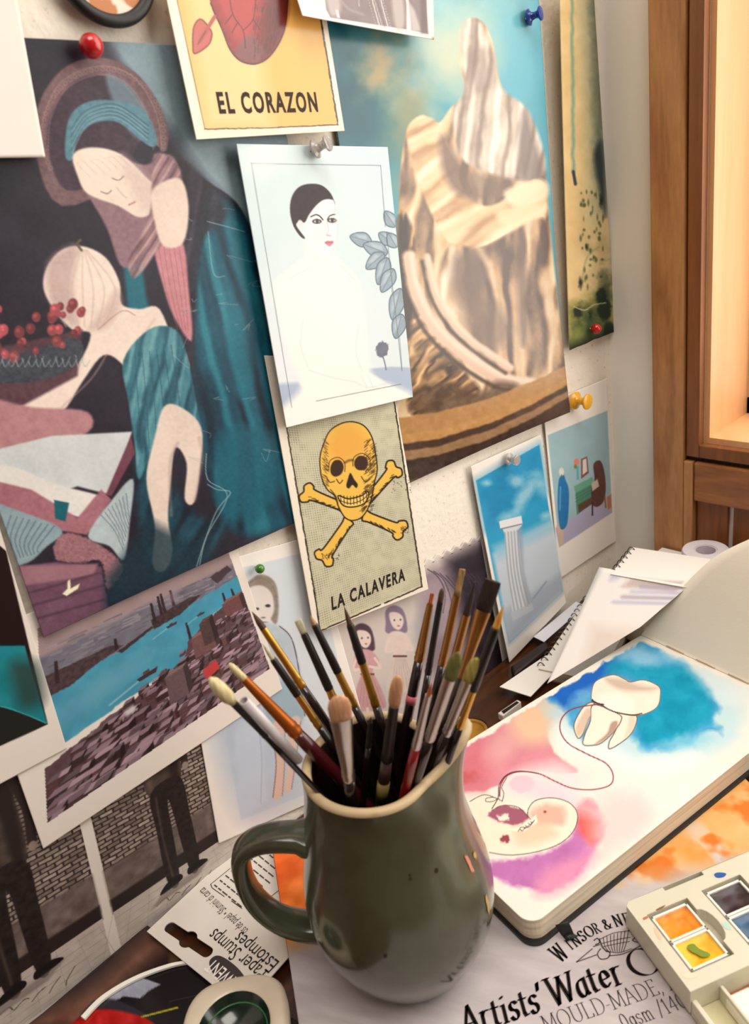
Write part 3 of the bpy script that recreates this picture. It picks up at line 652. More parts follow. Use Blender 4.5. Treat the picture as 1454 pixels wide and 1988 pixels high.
# ---- river city postcard
def paint_city(c):
    c.C[:] = (236, 226, 217)
    asp = 0.64
    # picture area in photo pixels: (72,1245) (450,1082) (525,1300) (90,1600)
    Hm = homog([(0, 0), (1000, 0), (1000, 620), (0, 620)], [(74, 1246), (450, 1090), (524, 1298), (92, 1598)])
    Hi = np.linalg.inv(Hm); c.X, c.Y = happ(Hi, c.PX, c.PY)
    m = ((c.X > 0) & (c.X < 1000) & (c.Y > -60) & (c.Y < 620))
    keep = c.C.copy()
    c.P([(-20, -80), (1020, -80), (1020, 100), (-20, 100)], (160, 138, 140), soft=2, tex=8, ts=80)
    c.P([(-20, 70), (1020, 20), (1020, 200), (-20, 200)], (112, 110, 124), soft=24, tex=18, ts=50)
    rr = np.random.default_rng(3)
    for k in range(150):
        y = 60 + 120 * rr.random() - 30; x = rr.random() * 1000; w = 20 + 70 * rr.random()
        g = rr.random(); c.P([(x, y), (x + w, y - 2), (x + w, y + 5 + 5 * g), (x, y + 6)], (90 + 70 * g, 84 + 66 * g, 96 + 62 * g), soft=2, a=.7)
    c.P([(-20, 185), (300, 195), (560, 150), (1020, 95), (1020, 330), (700, 420), (430, 380), (-20, 430)], (72, 150, 178), soft=5, tex=14, ts=60, wob=6, ws=30)
    c.wash(250, 300, 300, 60, (108, 166, 190), -8, .7, .3, 60); c.wash(900, 170, 160, 40, (60, 154, 190), -8, .7, .3, 60)
    # far bank with wharves and stacks
    c.P([(-20, 150), (280, 150), (330, 175), (180, 205), (120, 230), (-20, 236)], (74, 58, 62), soft=4, wob=4, ws=14, tex=20, ts=12)
    c.P([(470, 118), (690, 96), (760, 110), (620, 158), (480, 170)], (66, 50, 54), soft=4, wob=4, ws=14, tex=22, ts=12)
    c.P([(300, 190), (470, 150), (480, 160), (320, 205)], (60, 48, 52), soft=3, wob=3)
    c.P([(830, 40), (960, 10), (980, 50), (870, 90)], (70, 54, 62), soft=5, wob=8, ws=20)
    for x, y0, y1 in ((60, 110, 200), (490, 40, 140), (530, 20, 120), (548, 14, 116), (600, 16, 105), (640, 210, 330), (300, 130, 180), (880, 150, 205), (940, 150, 205)):
        c.P([(x - 7, y0), (x + 5, y0), (x + 8, y1), (x - 9, y1)], (52, 36, 40), soft=2)
    c.wash(600, 60, 40, 60, (150, 130, 140), 20, .5, .5, 30)
    # boats with wakes
    for x, y, s in ((400, 345, 1.0), (560, 190, .6), (720, 205, .5), (890, 215, .9)):
        c.L([(x, y), (x - 160 * s, y + 34 * s)], (190, 214, 222), 7 * s, soft=6, a=.6, sm=0)
        c.P([(x - 40 * s, y - 4), (x + 60 * s, y - 12 * s), (x + 48 * s, y + 8 * s), (x - 30 * s, y + 10 * s)], (66, 48, 54), soft=2)
        c.P([(x - 10 * s, y - 18 * s), (x + 20 * s, y - 22 * s), (x + 20 * s, y - 8 * s), (x - 10 * s, y - 6 * s)], (92, 70, 72), soft=2)
    # near bank: dense blocks
    c.P([(-20, 470), (200, 425), (420, 395), (590, 360), (620, 300), (760, 250), (860, 215), (1020, 190), (1020, 640), (-20, 640)], (92, 66, 72), soft=4, wob=8, ws=26, tex=14, ts=20)
    blocks = []
    for k in range(420):
        x = -20 + 1040 * rr.random(); y = 240 + 390 * rr.random()
        top = 460 - 0.26 * x if x < 560 else 315 - 0.24 * (x - 560)
        if y > top + 20: blocks.append((y, x))
    blocks.sort()
    for y, x in blocks:
        s = .5 + (y - 200) / 420; w = (24 + 44 * rr.random()) * s; h = (12 + 30 * rr.random()) * s; g = rr.random()
        roof = np.array((126, 104, 114)) * (.7 + .75 * g); wall = np.array((92, 62, 66)) * (.55 + .5 * rr.random())
        sk = w * .4
        c.P([(x, y), (x + w, y), (x + w, y + h), (x, y + h)], wall, soft=2)
        c.P([(x, y), (x + w, y), (x + w + sk, y - 12 * s), (x + sk, y - 12 * s)], roof, soft=2)
        c.P([(x + w, y), (x + w + sk, y - 12 * s), (x + w + sk, y + h - 12 * s), (x + w, y + h)], wall * .7, soft=2)
        if h > 22:
            for i in range(3): c.L([(x + 3, y + h * (i + 1) / 4), (x + w - 3, y + h * (i + 1) / 4)], wall * 1.35, 1.6, sm=0, a=.8)
    # landmark blocks
    for (x, y, w, h, col) in ((480, 400, 90, 110, (104, 84, 88)), (640, 300, 120, 90, (112, 80, 78)), (860, 210, 110, 70, (110, 72, 72)), (700, 250, 60, 110, (78, 56, 58))):
        c.P([(x, y), (x + w, y - 6), (x + w, y + h), (x, y + h)], col, soft=2, tex=10, ts=8)
        c.P([(x + w, y - 6), (x + w + 26, y - 20), (x + w + 26, y + h - 16), (x + w, y + h)], np.array(col) * .62, soft=2)
        c.P([(x, y), (x + 26, y - 16), (x + w + 26, y - 20), (x + w, y - 6)], np.array(col) * 1.25, soft=2)
    c.P([(655, 455), (735, 440), (745, 486), (665, 500)], (190, 64, 66), soft=3)
    c.P([(290, 430), (330, 425), (340, 450), (300, 455)], (214, 214, 216), soft=14, a=.8)
    c.C = np.where(m[..., None], c.C, keep); c.px()
s_ci = sheet('art_postcard', 'postcard of an industrial river city with chimneys and blue water', 'postcard', [(-60, 1236), (452, 1040), (548, 1338), (84, 1648)], WALL(0.0022), M_satin, paint_city, 1.45)

# ---- dark turquoise print at the left edge
def paint_turq(c):
    c.C[:] = (232, 222, 213)
    c.P([(-200, 880), (12, 1070), (93, 1406), (-200, 1540)], (30, 8, 8), soft=1.5)
    c.P([(-200, 1255), (48, 1253), (60, 1300), (92, 1404), (40, 1382), (-200, 1360)], (24, 128, 140), soft=2, tex=16, ts=40)
    c.P([(20, 1290), (70, 1290), (82, 1360), (40, 1370)], (40, 64, 62), soft=34, sm=1, a=.9)
    c.P([(-200, 1362), (0, 1370), (45, 1384), (92, 1406), (-200, 1540)], (26, 26, 22), soft=3)
    c.L([(-60, 1366), (0, 1371), (45, 1385), (90, 1404)], (60, 190, 200), 2.4, a=.8)
    c.L([(-100, 1252), (48, 1251)], (10, 20, 24), 4, soft=4, sm=0)
s_tu = sheet('art_print', 'white bordered print with a turquoise shape on black, at left edge', 'print', [(-420, 1000), (-20, 962), (130, 1453), (-240, 1650)], WALL(0.0030), M_satin, paint_turq, 2.0)

# ---- large dark print: a plain figure in a teal cloak beside a table (generic stand-in)
def paint_cloak(c):
    c.C[:] = (34, 28, 42)
    c.mottle(7, 60)
    c.P([(180, 60), (530, 80), (580, 300), (500, 460), (390, 340), (300, 210)], (132, 156, 168), soft=34, tex=14, ts=70)
    c.P([(150, 60), (210, 60), (230, 140), (180, 150)], (52, 42, 56), soft=30, a=.8)
    # broad flat arch behind the head
    c.P([(66, 280), (80, 190), (130, 128), (200, 112), (262, 140), (310, 205), (326, 280), (280, 330), (120, 400)], (112, 84, 88), sm=1, soft=4, tex=16, ts=6)
    c.P([(92, 280), (104, 210), (145, 158), (196, 146), (240, 165), (280, 225), (290, 280), (240, 330), (130, 370)], (58, 42, 56), sm=1, soft=4, tex=12, ts=8)
    c.P([(205, 148), (250, 165), (290, 230), (300, 290), (240, 240)], (110, 134, 148), sm=1, soft=10, a=.8)
    # cloak
    c.P([(262, 290), (330, 300), (400, 350), (470, 410), (520, 560), (556, 700), (640, 960), (420, 1080), (330, 1120), (270, 1000), (250, 800), (230, 560)], (36, 32, 46), sm=1, soft=4)
    c.P([(400, 400), (470, 430), (510, 600), (560, 800), (620, 960), (470, 1030), (400, 900), (380, 650)], (18, 84, 106), sm=1, soft=26, tex=14, ts=40)
    TE = ((10, 34, 50), (18, 84, 106), (44, 128, 144))
    c.fold([(395, 410), (470, 430), (515, 600), (560, 800), (640, 960), (470, 1040), (400, 900), (380, 650)], TE, .014, -12, .9, 120, 26, .9, seed=3)
    c.fold([(270, 330), (330, 300), (400, 350), (440, 420), (390, 480), (372, 700), (350, 640), (352, 470)], ((22, 18, 28), (40, 34, 48), (66, 58, 74)), .02, 14, .9, 80, 10, .8, seed=5)
    c.fold([(260, 900), (300, 900), (380, 1000), (440, 1000), (400, 1080), (300, 1130)], ((8, 26, 38), (18, 66, 84), (30, 92, 110)), .016, 30, 1, 70, 20, .8, seed=7)
    c.P([(440, 620), (475, 600), (490, 760), (455, 760)], (22, 104, 124), sm=1, soft=16, a=.8); c.P([(420, 850), (520, 840), (540, 960), (440, 1000)], (20, 92, 112), sm=1, soft=24, a=.8)
    c.P([(240, 470), (268, 480), (290, 600), (330, 690), (262, 650), (244, 560)], (24, 98, 116), sm=1, soft=8)
    c.P([(300, 470), (352, 466), (366, 560), (372, 660), (340, 620), (318, 560)], (196, 132, 140), sm=1, soft=5, tex=10, ts=10)
    for k in range(5): c.L([(308 + k * 10, 480), (322 + k * 9, 560), (345 + k * 5, 640)], (150, 92, 104), 1.5, a=.6)
    for k in range(46):
        t = math.radians(150 + 250 * k / 46); c.E(200 + 118 * math.cos(t), 262 + 128 * math.sin(t), 4.5, 4.5, (150, 118, 116), soft=3, a=.7); c.E(200 + 118 * math.cos(t), 262 + 128 * math.sin(t), 1.6, 1.6, (70, 50, 58), soft=2, a=.8)
    c.L([(82, 300), (84, 230), (120, 158), (196, 128), (262, 152), (304, 222), (314, 290)], (170, 140, 134), 1.8, a=.6); c.L([(94, 300), (98, 232), (132, 170), (196, 145), (250, 166), (288, 228), (298, 290)], (160, 128, 126), 1.6, a=.6)
    # teal headscarf and a plain oval face without features
    c.P([(150, 330), (210, 300), (280, 320), (330, 300), (352, 350), (336, 420), (300, 480), (240, 520), (206, 440)], (140, 108, 118), sm=1, soft=5, tex=12, ts=8)
    c.P([(126, 300), (134, 230), (170, 198), (230, 196), (280, 216), (304, 270), (290, 284), (230, 238), (180, 240), (150, 270), (140, 310)], (84, 128, 144), sm=1, soft=3, tex=14, ts=7)
    for k in range(4): c.L([(138, 292 - k * 14), (168, 238 - k * 8), (226, 224 - k * 7), (288, 268 - k * 8)], (50, 84, 102), 2.2, a=.8); c.L([(140, 298 - k * 14), (170, 243 - k * 8), (226, 229 - k * 7), (286, 272 - k * 8)], (140, 176, 184), 1.6, a=.6)
    c.P([(142, 300), (180, 286), (236, 300), (290, 350), (316, 372), (300, 408), (270, 422), (230, 400), (170, 376), (150, 340)], (232, 214, 200), sm=1, soft=4, tex=5, ts=30)
    c.P([(236, 300), (292, 350), (312, 380), (285, 412), (250, 360)], (206, 184, 178), sm=1, soft=22, a=.6)
    c.L([(196, 372), (208, 376), (216, 370)], (120, 90, 92), 2.2, a=.8); c.L([(218, 346), (230, 350), (240, 342)], (120, 90, 92), 2.2, a=.8); c.L([(226, 364), (240, 380), (246, 384)], (196, 168, 160), 2.4, a=.7, soft=3); c.L([(250, 398), (262, 392)], (176, 112, 112), 3.2, a=.8, sm=0)
    for k in range(14): c.L([(150 + k * 12, 338 - 10 * math.sin(k * .24) - 22), (160 + k * 12, 330 - 26 * math.sin(k * .24)), (176 + k * 13, 344 - 20 * math.sin(k * .24))], (112, 82, 92), 1.6, a=.15)
    c.fold([(300, 300), (350, 330), (346, 420), (310, 480), (262, 540), (250, 500), (290, 420)], ((104, 74, 84), (150, 116, 122), (196, 164, 160)), .05, 30, .6, 40, 6, .9, seed=11)
    c.P([(296, 370), (348, 346), (366, 400), (356, 470), (318, 478), (300, 430)], (226, 206, 192), sm=1, soft=5)
    # pale cloth bundle and folded hanging linen on the lap
    c.P([(90, 520), (118, 486), (160, 478), (205, 500), (232, 548), (236, 590), (270, 600), (310, 600), (340, 690), (338, 760), (300, 780), (262, 750), (236, 706), (200, 690), (160, 740), (120, 800), (60, 830), (10, 850), (0, 820), (60, 770), (140, 720), (176, 650), (140, 640), (104, 600), (84, 560)], (232, 214, 202), sm=1, soft=4, tex=6, ts=30)
    c.P([(90, 520), (118, 486), (150, 480), (140, 560), (150, 630), (104, 600)], (176, 148, 146), sm=1, soft=18, a=.7, tex=8, ts=5)
    c.P([(225, 560), (236, 592), (206, 636), (170, 640), (200, 600)], (196, 166, 160), sm=1, soft=14, a=.6)
    for k in range(-3, 4): c.L([(160 + k * 3, 486), (160 + k * 21, 560), (164 + k * 12, 634)], (196, 168, 158), 2.4, soft=4, a=.7)
    c.L([(158, 486), (150, 474), (156, 466)], (96, 84, 60), 5, soft=2)
    c.L([(190, 640), (236, 604), (262, 612)], (170, 134, 132), 2.5, a=.7); c.L([(250, 690), (300, 620)], (190, 160, 154), 3, a=.5, soft=5); c.L([(120, 790), (176, 736), (206, 690)], (180, 148, 144), 3, a=.6, soft=4)
    c.P([(240, 700), (290, 640), (340, 640), (362, 690), (380, 780), (392, 850), (356, 840), (330, 800), (300, 860), (270, 930), (262, 860), (250, 780)], (58, 116, 132), sm=1, soft=4, tex=12, ts=12)
    c.fold([(240, 700), (290, 640), (340, 640), (362, 690), (380, 780), (392, 850), (356, 840), (330, 800), (300, 860), (270, 930), (262, 860), (250, 780)], ((30, 70, 88), (60, 120, 136), (112, 164, 172)), .03, 10, .8, 50, 5, .9, seed=13)
    for k in range(6): c.L([(262 + k * 14, 690 - k * 4), (268 + k * 16, 780), (276 + k * 14, 880 - k * 10)], (34, 78, 96), 2, a=.6)
    c.P([(318, 790), (350, 790), (390, 830), (388, 910), (376, 975), (358, 968), (362, 900), (340, 870), (330, 950), (326, 1010), (334, 1070), (318, 1108), (296, 1096), (300, 1020), (284, 930), (300, 850)], (226, 208, 196), sm=1, soft=4, tex=5, ts=20)
    c.L([(345, 860), (330, 900), (332, 1000)], (168, 138, 134), 4, soft=7, a=.6); c.L([(386, 850), (392, 890), (378, 970)], (170, 140, 136), 4, soft=7, a=.5)
    # table with bowl of berries and folded sheets
    c.P([(-80, 690), (160, 640), (150, 730), (20, 800), (-80, 820)], (86, 56, 66), sm=0, soft=6, tex=12, ts=8)
    c.P([(-60, 680), (20, 690), (140, 656), (160, 690), (110, 730), (20, 744), (-60, 730)], (58, 62, 74), sm=1, soft=4, tex=18, ts=6)
    rr = np.random.default_rng(11)
    for k in range(38):
        x = -20 + 180 * rr.random(); y = 600 + 85 * rr.random() + 12 * math.sin(x / 30); r = 5 + 6 * rr.random()
        t = np.array((150, 70, 76)) * (.7 + .55 * rr.random()); c.E(x, y, r, r * 1.15, t, soft=2.5); c.E(x - r * .25, y - r * .3, r * .4, r * .4, t * 1.35, soft=3)
    for k in range(14): c.L([(-10 + 13 * k, 690 + (k % 3) * 6), (-4 + 13 * k, 712), (6 + 13 * k, 692 + (k % 2) * 6)], (150, 164, 172), 1.6, a=.7)
    c.P([(-80, 770), (60, 790), (170, 800), (150, 850), (-80, 890)], (176, 126, 132), sm=1, soft=6, tex=10, ts=12)
    c.P([(-40, 880), (100, 846), (256, 838), (240, 890), (212, 960), (150, 944), (100, 960), (20, 930)], (204, 208, 210), sm=0, soft=4, tex=8, ts=30)
    c.P([(-80, 900), (20, 905), (110, 940), (206, 968), (180, 1000), (160, 1006), (-80, 930)], (222, 218, 214), sm=1, soft=4)
    c.P([(-80, 916), (60, 950), (150, 1005), (196, 950), (216, 970), (168, 1038), (120, 1030), (-80, 965)], (160, 104, 116), sm=0, soft=4, tex=12, ts=7)
    c.P([(254, 846), (262, 880), (216, 964), (206, 958)], (110, 62, 78), soft=3)
    c.P([(104, 970), (134, 976), (126, 1012), (106, 1006)], (16, 92, 106), soft=2)
    c.P([(-80, 965), (60, 1000), (120, 1030), (90, 1060), (40, 1096), (-60, 1090)], (138, 160, 170), sm=1, soft=4, tex=8, ts=10)
    c.P([(170, 1040), (216, 972), (258, 930), (252, 1010), (240, 1086), (212, 1060)], (176, 190, 196), sm=1, soft=4, tex=8, ts=10)
    for k in range(8): c.L([(20 + k * 12, 1000 + k * 3), (10 + k * 9, 1040 + k * 3), (24 + k * 7, 1086 - k * 2)], (66, 88, 104), 2.2, a=.7); c.L([(196 + k * 7, 1000 - k * 6), (222 + k * 4, 1030 - k * 4), (238 + k * 2, 1066 - k * 8)], (84, 104, 120), 1.8, a=.7)
    c.P([(104, 1056), (130, 1034), (180, 1050), (222, 1078), (238, 1104), (224, 1130), (206, 1140), (196, 1090), (150, 1092), (110, 1086)], (150, 104, 112), sm=1, soft=4, wob=3, ws=4, tex=26, ts=3)
    c.P([(36, 1098), (110, 1090), (196, 1100), (210, 1180), (200, 1260), (60, 1260)], (106, 72, 92), sm=0, soft=5, tex=10, ts=16)
    c.P([(36, 1098), (190, 1094), (180, 1116), (44, 1136)], (150, 106, 118), soft=6)
    for y in (1150, 1176, 1204): c.L([(40, y + 4), (200, y - 40)], (70, 44, 62), 4, soft=5, sm=0, a=.8)
    c.P([(206, 1120), (290, 1010), (420, 1080), (360, 1140), (200, 1200)], (20, 48, 62), soft=24, a=.8)
    c.P([(130, 1128), (135, 1124), (136, 1142), (154, 1132), (150, 1142), (128, 1156), (120, 1152), (130, 1142)], (238, 232, 196), sm=0, soft=2)
    for p in ([(402, 940), (420, 950), (446, 956), (420, 990), (396, 1050), (380, 1100)], [(400, 880), (402, 930), (440, 962), (400, 1040), (386, 1096)], [(402, 430), (440, 440), (474, 450)], [(404, 450), (414, 530), (436, 536)]): c.L(p, (150, 178, 186), 1.6, a=.8)
    c.mottle(7, 5, 3); c.mottle(9, 90, 4)
    # creases of the old sheet
    for k in range(26):
        x = 360 + 180 * rr.random(); y = 330 + 600 * rr.random(); c.L([(x, y), (x + 12 * rr.normal(), y + 8 * rr.normal()), (x + 20 * rr.normal(), y + 10 * rr.normal())], (160, 176, 186), 1.2, a=.55)
s_ma = sheet('art_print', 'large worn dark print of a figure in a teal cloak by a table', 'print', [(-330, 55), (517, 96), (713, 948), (83, 1236)], WALL(0.0034), M_satin, paint_cloak, 1.9, edge=(200, 190, 180),
             bow=lambda u, v: 0.0012 * (np.sin(u * 7 + v * 3) * .5 + .5) * v + 0.002 * np.clip(v - .8, 0, 1))

# ---- tall print: draped stone on a plinth before a clouded blue sky (generic stand-in)
def paint_drape(c):
    c.C[:] = (70, 150, 168)
    X, Y = c.X, c.Y
    c.P([(600, -80), (780, -80), (760, 300), (600, 320)], (22, 92, 108), soft=120, tex=26, ts=60)
    c.wash(870, 60, 190, 130, (150, 196, 196), 0, .9, .5, 70); c.wash(1000, 200, 90, 300, (96, 176, 196), 0, .8, .4, 70)
    c.wash(740, 130, 40, 90, (206, 166, 104), 20, .8, .7, 40); c.wash(800, 190, 60, 60, (206, 190, 150), 0, .7, .6, 40); c.wash(700, 240, 60, 70, (20, 84, 96), 0, .7, .5, 40); c.wash(860, 110, 90, 40, (196, 200, 176), 40, .6, .6, 40)
    c.wash(790, 250, 50, 120, (128, 128, 88), 0, .7, .5, 40); c.wash(905, 110, 70, 110, (214, 204, 168), 0, .6, .5, 60)
    # draped mass
    body = [(905, 45), (930, 42), (950, 80), (962, 150), (980, 190), (1010, 210), (1034, 270), (1050, 350), (1056, 420), (1066, 520), (1078, 640), (1088, 740), (1060, 800), (780, 940), (740, 820), (770, 620), (772, 480), (778, 330), (792, 250), (820, 224), (850, 240), (874, 210), (902, 180), (890, 110)]
    ST = ((104, 82, 68), (206, 168, 122), (244, 226, 196)); SD = ((52, 36, 26), (150, 112, 74), (226, 186, 132)); SG = ((140, 120, 110), (200, 184, 168), (240, 230, 216))
    c.P(body, (206, 166, 118), sm=1, soft=5)
    c.fold(body, ST, .013, 8, 1.4, 90, 5, seed=1)
    c.fold([(890, 60), (925, 40), (955, 110), (968, 170), (1020, 220), (1050, 330), (1000, 350), (930, 330), (890, 300), (878, 220), (900, 170)], SG, .026, 4, .8, 60, 8, seed=2, low=.25)
    c.P([(905, 110), (918, 92), (940, 100), (946, 150), (934, 182), (916, 176)], (120, 100, 90), sm=1, soft=16, a=.5)
    c.P([(1010, 215), (1030, 270), (1050, 350), (1010, 352), (1000, 280)], (120, 106, 104), sm=1, soft=14, a=.75)
    c.fold([(790, 252), (824, 228), (850, 240), (872, 290), (900, 370), (950, 400), (1030, 350), (1052, 380), (1046, 420), (990, 450), (930, 480), (870, 470), (830, 400), (806, 330)], ((176, 136, 96), (224, 190, 146), (246, 226, 194)), .016, 60, .9, 80, 6, seed=4, low=.3)
    c.P([(856, 262), (884, 300), (924, 380), (880, 372), (856, 320)], (112, 86, 72), sm=1, soft=18, a=.85)
    c.P([(905, 330), (960, 345), (1000, 350), (940, 392), (915, 380)], (104, 82, 74), sm=1, soft=20, a=.6)
    c.P([(975, 372), (1044, 350), (1052, 384), (1000, 404)], (244, 222, 188), sm=1, soft=10, a=.9)
    c.P([(960, 410), (1040, 396), (1050, 420), (990, 446)], (240, 214, 176), sm=1, soft=12, a=.8)
    c.fold([(870, 480), (940, 480), (1046, 424), (1060, 520), (1072, 640), (1080, 720), (1010, 745), (940, 720), (880, 640), (850, 560)], ((92, 72, 64), (190, 154, 116), (240, 220, 192)), .017, -4, 1.1, 90, 8, seed=6)
    c.P([(880, 500), (930, 490), (940, 560), (915, 600), (880, 570)], (110, 88, 80), sm=1, soft=24, a=.8); c.P([(900, 590), (950, 580), (990, 640), (950, 680), (905, 640)], (120, 96, 82), sm=1, soft=24, a=.7); c.P([(1000, 470), (1014, 470), (1020, 640), (1004, 660)], (110, 88, 76), sm=1, soft=12, a=.8)
    c.fold([(772, 420), (800, 440), (812, 520), (830, 640), (860, 720), (820, 770), (790, 760), (770, 640)], SD, .03, 6, 1.2, 40, 8, seed=9)
    c.P([(772, 430), (790, 440), (798, 520), (803, 640), (792, 660), (775, 620)], (46, 30, 20), sm=1, soft=10)
    c.fold([(800, 620), (840, 630), (880, 700), (930, 760), (860, 780), (795, 800)], SD, .026, 50, 1.6, 40, 10, seed=12)
    for p, w in (([(795, 500), (806, 560), (840, 630), (900, 690), (970, 735), (1020, 745)], 26), ([(828, 500), (850, 580), (900, 650), (985, 715)], 15)):
        c.L([(x - w * .55, y + w * .55) for x, y in p], (56, 38, 28), 8, soft=6, a=.85); c.L(p, (216, 184, 160), w, soft=8, wob=3, ws=20); c.L([(x + w * .15, y - w * .2) for x, y in p], (238, 214, 192), w * .4, soft=8, a=.8)
    c.P([(800, 760), (860, 740), (930, 762), (960, 740), (1000, 750), (940, 790), (870, 800), (800, 800)], (74, 54, 40), sm=1, soft=14, a=.8, tex=24, ts=8)
    # plinth mouldings
    bands = [(0, (176, 132, 84)), (34, (186, 140, 88)), (52, (70, 50, 40)), (66, (150, 116, 84)), (84, (58, 42, 36)), (122, (92, 68, 50)), (134, (62, 46, 40)), (156, (214, 152, 96))]
    top = [(770, 812), (850, 800), (950, 772), (1030, 738), (1100, 700)]
    for dy, col in bands:
        p = [(x, y + dy * (1.0 if x < 900 else 1.0 - (x - 900) / 400 * .55)) for x, y in top]
        c.P(p + [(1110, 1000), (740, 1000)], col, soft=4, wob=2, ws=14, tex=14, ts=9)
def drape_bow(u, v): return 0.010 * np.clip(v - 0.55, 0, 1) ** 2 * np.clip(u, 0, 1) ** 1.5 * 2 + 0.004 * u ** 3
s_pi = sheet('art_print', 'tall curling print of draped stone on a plinth before blue sky', 'print', [(603, -60), (1032, -60), (1089, 798), (765, 952)], WALL(0.0026), M_gloss, paint_drape, 1.8, edge=(214, 160, 110), bow=drape_bow)

# ---- skull card
SK_Y, SK_O, SK_K = (234, 188, 80), (228, 160, 66), (40, 24, 14)
def paint_skull(c):
    c.C[:] = (238, 229, 213)
    inner = [(535, 700), (760, 745), (817, 1138), (619, 1224)]
    c.P(inner, (203, 199, 170), soft=1.5)
    # woven dot screen
    Hm = homog([(0, 0), (1, 0), (1, 1), (0, 1)], inner); u, v = happ(np.linalg.inv(Hm), c.PX, c.PY)
    g = np.clip(np.cos(u * 2 * math.pi * 58) * .5 + .5, 0, 1) * np.clip(np.cos(v * 2 * math.pi * 112) * .5 + .5, 0, 1)
    g2 = np.clip(fbm(c.PX / 14, c.PY / 14, 3) * 2 - .45, 0.2, 1)
    msk = ((u > .01) & (u < .99) & (v > 0) & (v < .99)).astype(float)
    c.blend(np.s_[:, :], msk * np.clip(g * 1.6 - .15, 0, 1) * g2 * .75, (104, 102, 88))
    c.L([(551, 800), (610, 1160), (619, 1224)], SK_K, 2.8, sm=0, wob=1, ws=6); c.L([(762, 760), (791, 960), (817, 1138)], SK_K, 2.8, sm=0, wob=1, ws=6)
    c.L([(619, 1224), (736, 1173)], SK_K, 2.6, sm=0, wob=1, ws=6); c.L([(744, 1170), (817, 1138)], SK_K, 2.6, sm=0, wob=1, ws=6)
    def bone(a, b, wa, wb):
        a = np.array(a, float); b = np.array(b, float); d = (b - a) / np.linalg.norm(b - a); n = np.array([-d[1], d[0]])
        q = [a + n * wa * .55, a + d * 14 + n * wa * .5, b - d * 18 + n * wb * .5, b - d * 12 + n * wb * .78, b - d * 2 + n * wb * .95, b + d * 6 + n * wb * .5, b + d * 3, b + d * 8 - n * wb * .55, b - n * wb * .98, b - d * 12 - n * wb * .74, b - d * 18 - n * wb * .5, a + d * 14 - n * wa * .5, a - n * wa * .55]
        c.P(q, SK_Y, sm=1, soft=1.5, out=SK_K, ow=2.2)
        s = 1 if n[1] > 0 else -1
        for k in range(26):
            t = .1 + .8 * rng.random(); p = a * (1 - t) + b * t + n * s * (wa * (.26 + .2 * rng.random()))
            c.L([p, p + d * 5 + n * s * 2], SK_K, 1.4, a=.8, sm=0)
    bone((668, 985), (591, 955), 17, 21); bone((700, 985), (766, 908), 16, 20); bone((676, 1010), (625, 1085), 18, 22); bone((705, 1000), (778, 1030), 18, 21)
    for p0, dx, dy in (((780, 940), 26, 20), ((640, 1080), 22, 8), ((784, 1028), 10, 8)):
        for k in range(40): x = p0[0] + dx * (rng.random() - .5) * 1.6; y = p0[1] + dy * (rng.random() - .5) * 1.6; c.E(x, y, 1.0, .8, SK_K, soft=1, a=.7)
    skull = [(628, 860), (642, 834), (672, 819), (702, 824), (720, 846), (728, 880), (731, 912), (725, 938), (721, 962), (713, 986), (700, 1004), (683, 1010), (668, 1004), (656, 984), (648, 962), (634, 950), (623, 926), (620, 890)]
    c.P(skull, SK_Y, sm=1, soft=1.5)
    c.P([(636, 860), (660, 830), (698, 832), (712, 866), (690, 890), (650, 896)], SK_O, sm=1, soft=26, a=.7)
    # cross-hatched shade on the right of the skull, printed in the line art
    for k in range(190):
        t = rng.random(); x = 706 + 22 * rng.random() - 10 * t; y = 856 + 140 * t
        if x > 735 - abs(y - 910) * .2: continue
        c.L([(x, y), (x + 6, y - 5)], SK_K, 1.1, sm=0, a=.75)
    for k in range(70):
        y = 852 + 90 * rng.random(); x = 624 + 9 * rng.random(); c.L([(x, y), (x + 5, y + 4)], SK_K, 1.0, sm=0, a=.6)
    c.P(skull, SK_Y, sm=1, soft=1.5, a=0, out=SK_K, ow=2.4)
    c.L(cat(skull, True, 5), SK_K, 2.4, sm=0, closed=True)
    c.P([(641, 905), (648, 894), (660, 894), (666, 906), (661, 920), (649, 925), (641, 918)], (58, 34, 18), sm=1, soft=2)
    c.P([(688, 893), (696, 885), (708, 887), (713, 899), (707, 911), (694, 912), (687, 904)], (58, 34, 18), sm=1, soft=2)
    c.L([(637, 912), (640, 894), (656, 888), (668, 898), (668, 915)], SK_K, 1.5, a=.9); c.L([(684, 905), (686, 888), (702, 880), (716, 890), (717, 906)], SK_K, 1.5, a=.9)
    c.P([(679, 918), (686, 930), (693, 940), (690, 947), (683, 941), (676, 948), (671, 943), (674, 930)], (40, 22, 12), sm=1, soft=2)
    c.L([(668, 898), (676, 894), (684, 893)], SK_K, 4, soft=4, a=.6)
    for p in ([(634, 930), (640, 936), (648, 934)], [(652, 930), (658, 938), (664, 932)], [(700, 925), (708, 935), (716, 930)], [(640, 950), (650, 962), (654, 976)]): c.L(p, SK_K, 2.2, a=.7)
    c.P([(655, 962), (675, 968), (700, 962), (712, 954), (714, 964), (704, 978), (682, 984), (664, 980)], (244, 206, 110), sm=1, soft=1.5, out=SK_K, ow=1.6)
    c.L([(657, 971), (678, 977), (700, 971), (713, 960)], SK_K, 1.5)
    for k in range(9):
        t = k / 8.0; x = 660 + 50 * t; y = 964 + 5 * math.sin(t * 3.1) - 6 * t; c.L([(x, y - 3), (x + .5, y + 13)], SK_K, 1.5, sm=0)
s_sk2 = sheet('picture_card', 'card with a yellow skull and crossed bones captioned LA CALAVERA', 'card', [(513, 690), (754, 700), (829, 1143), (609, 1230)], WALL(0.0056), M_matte, paint_skull, 1.15,
              bow=lambda u, v: 0.0012 * v)
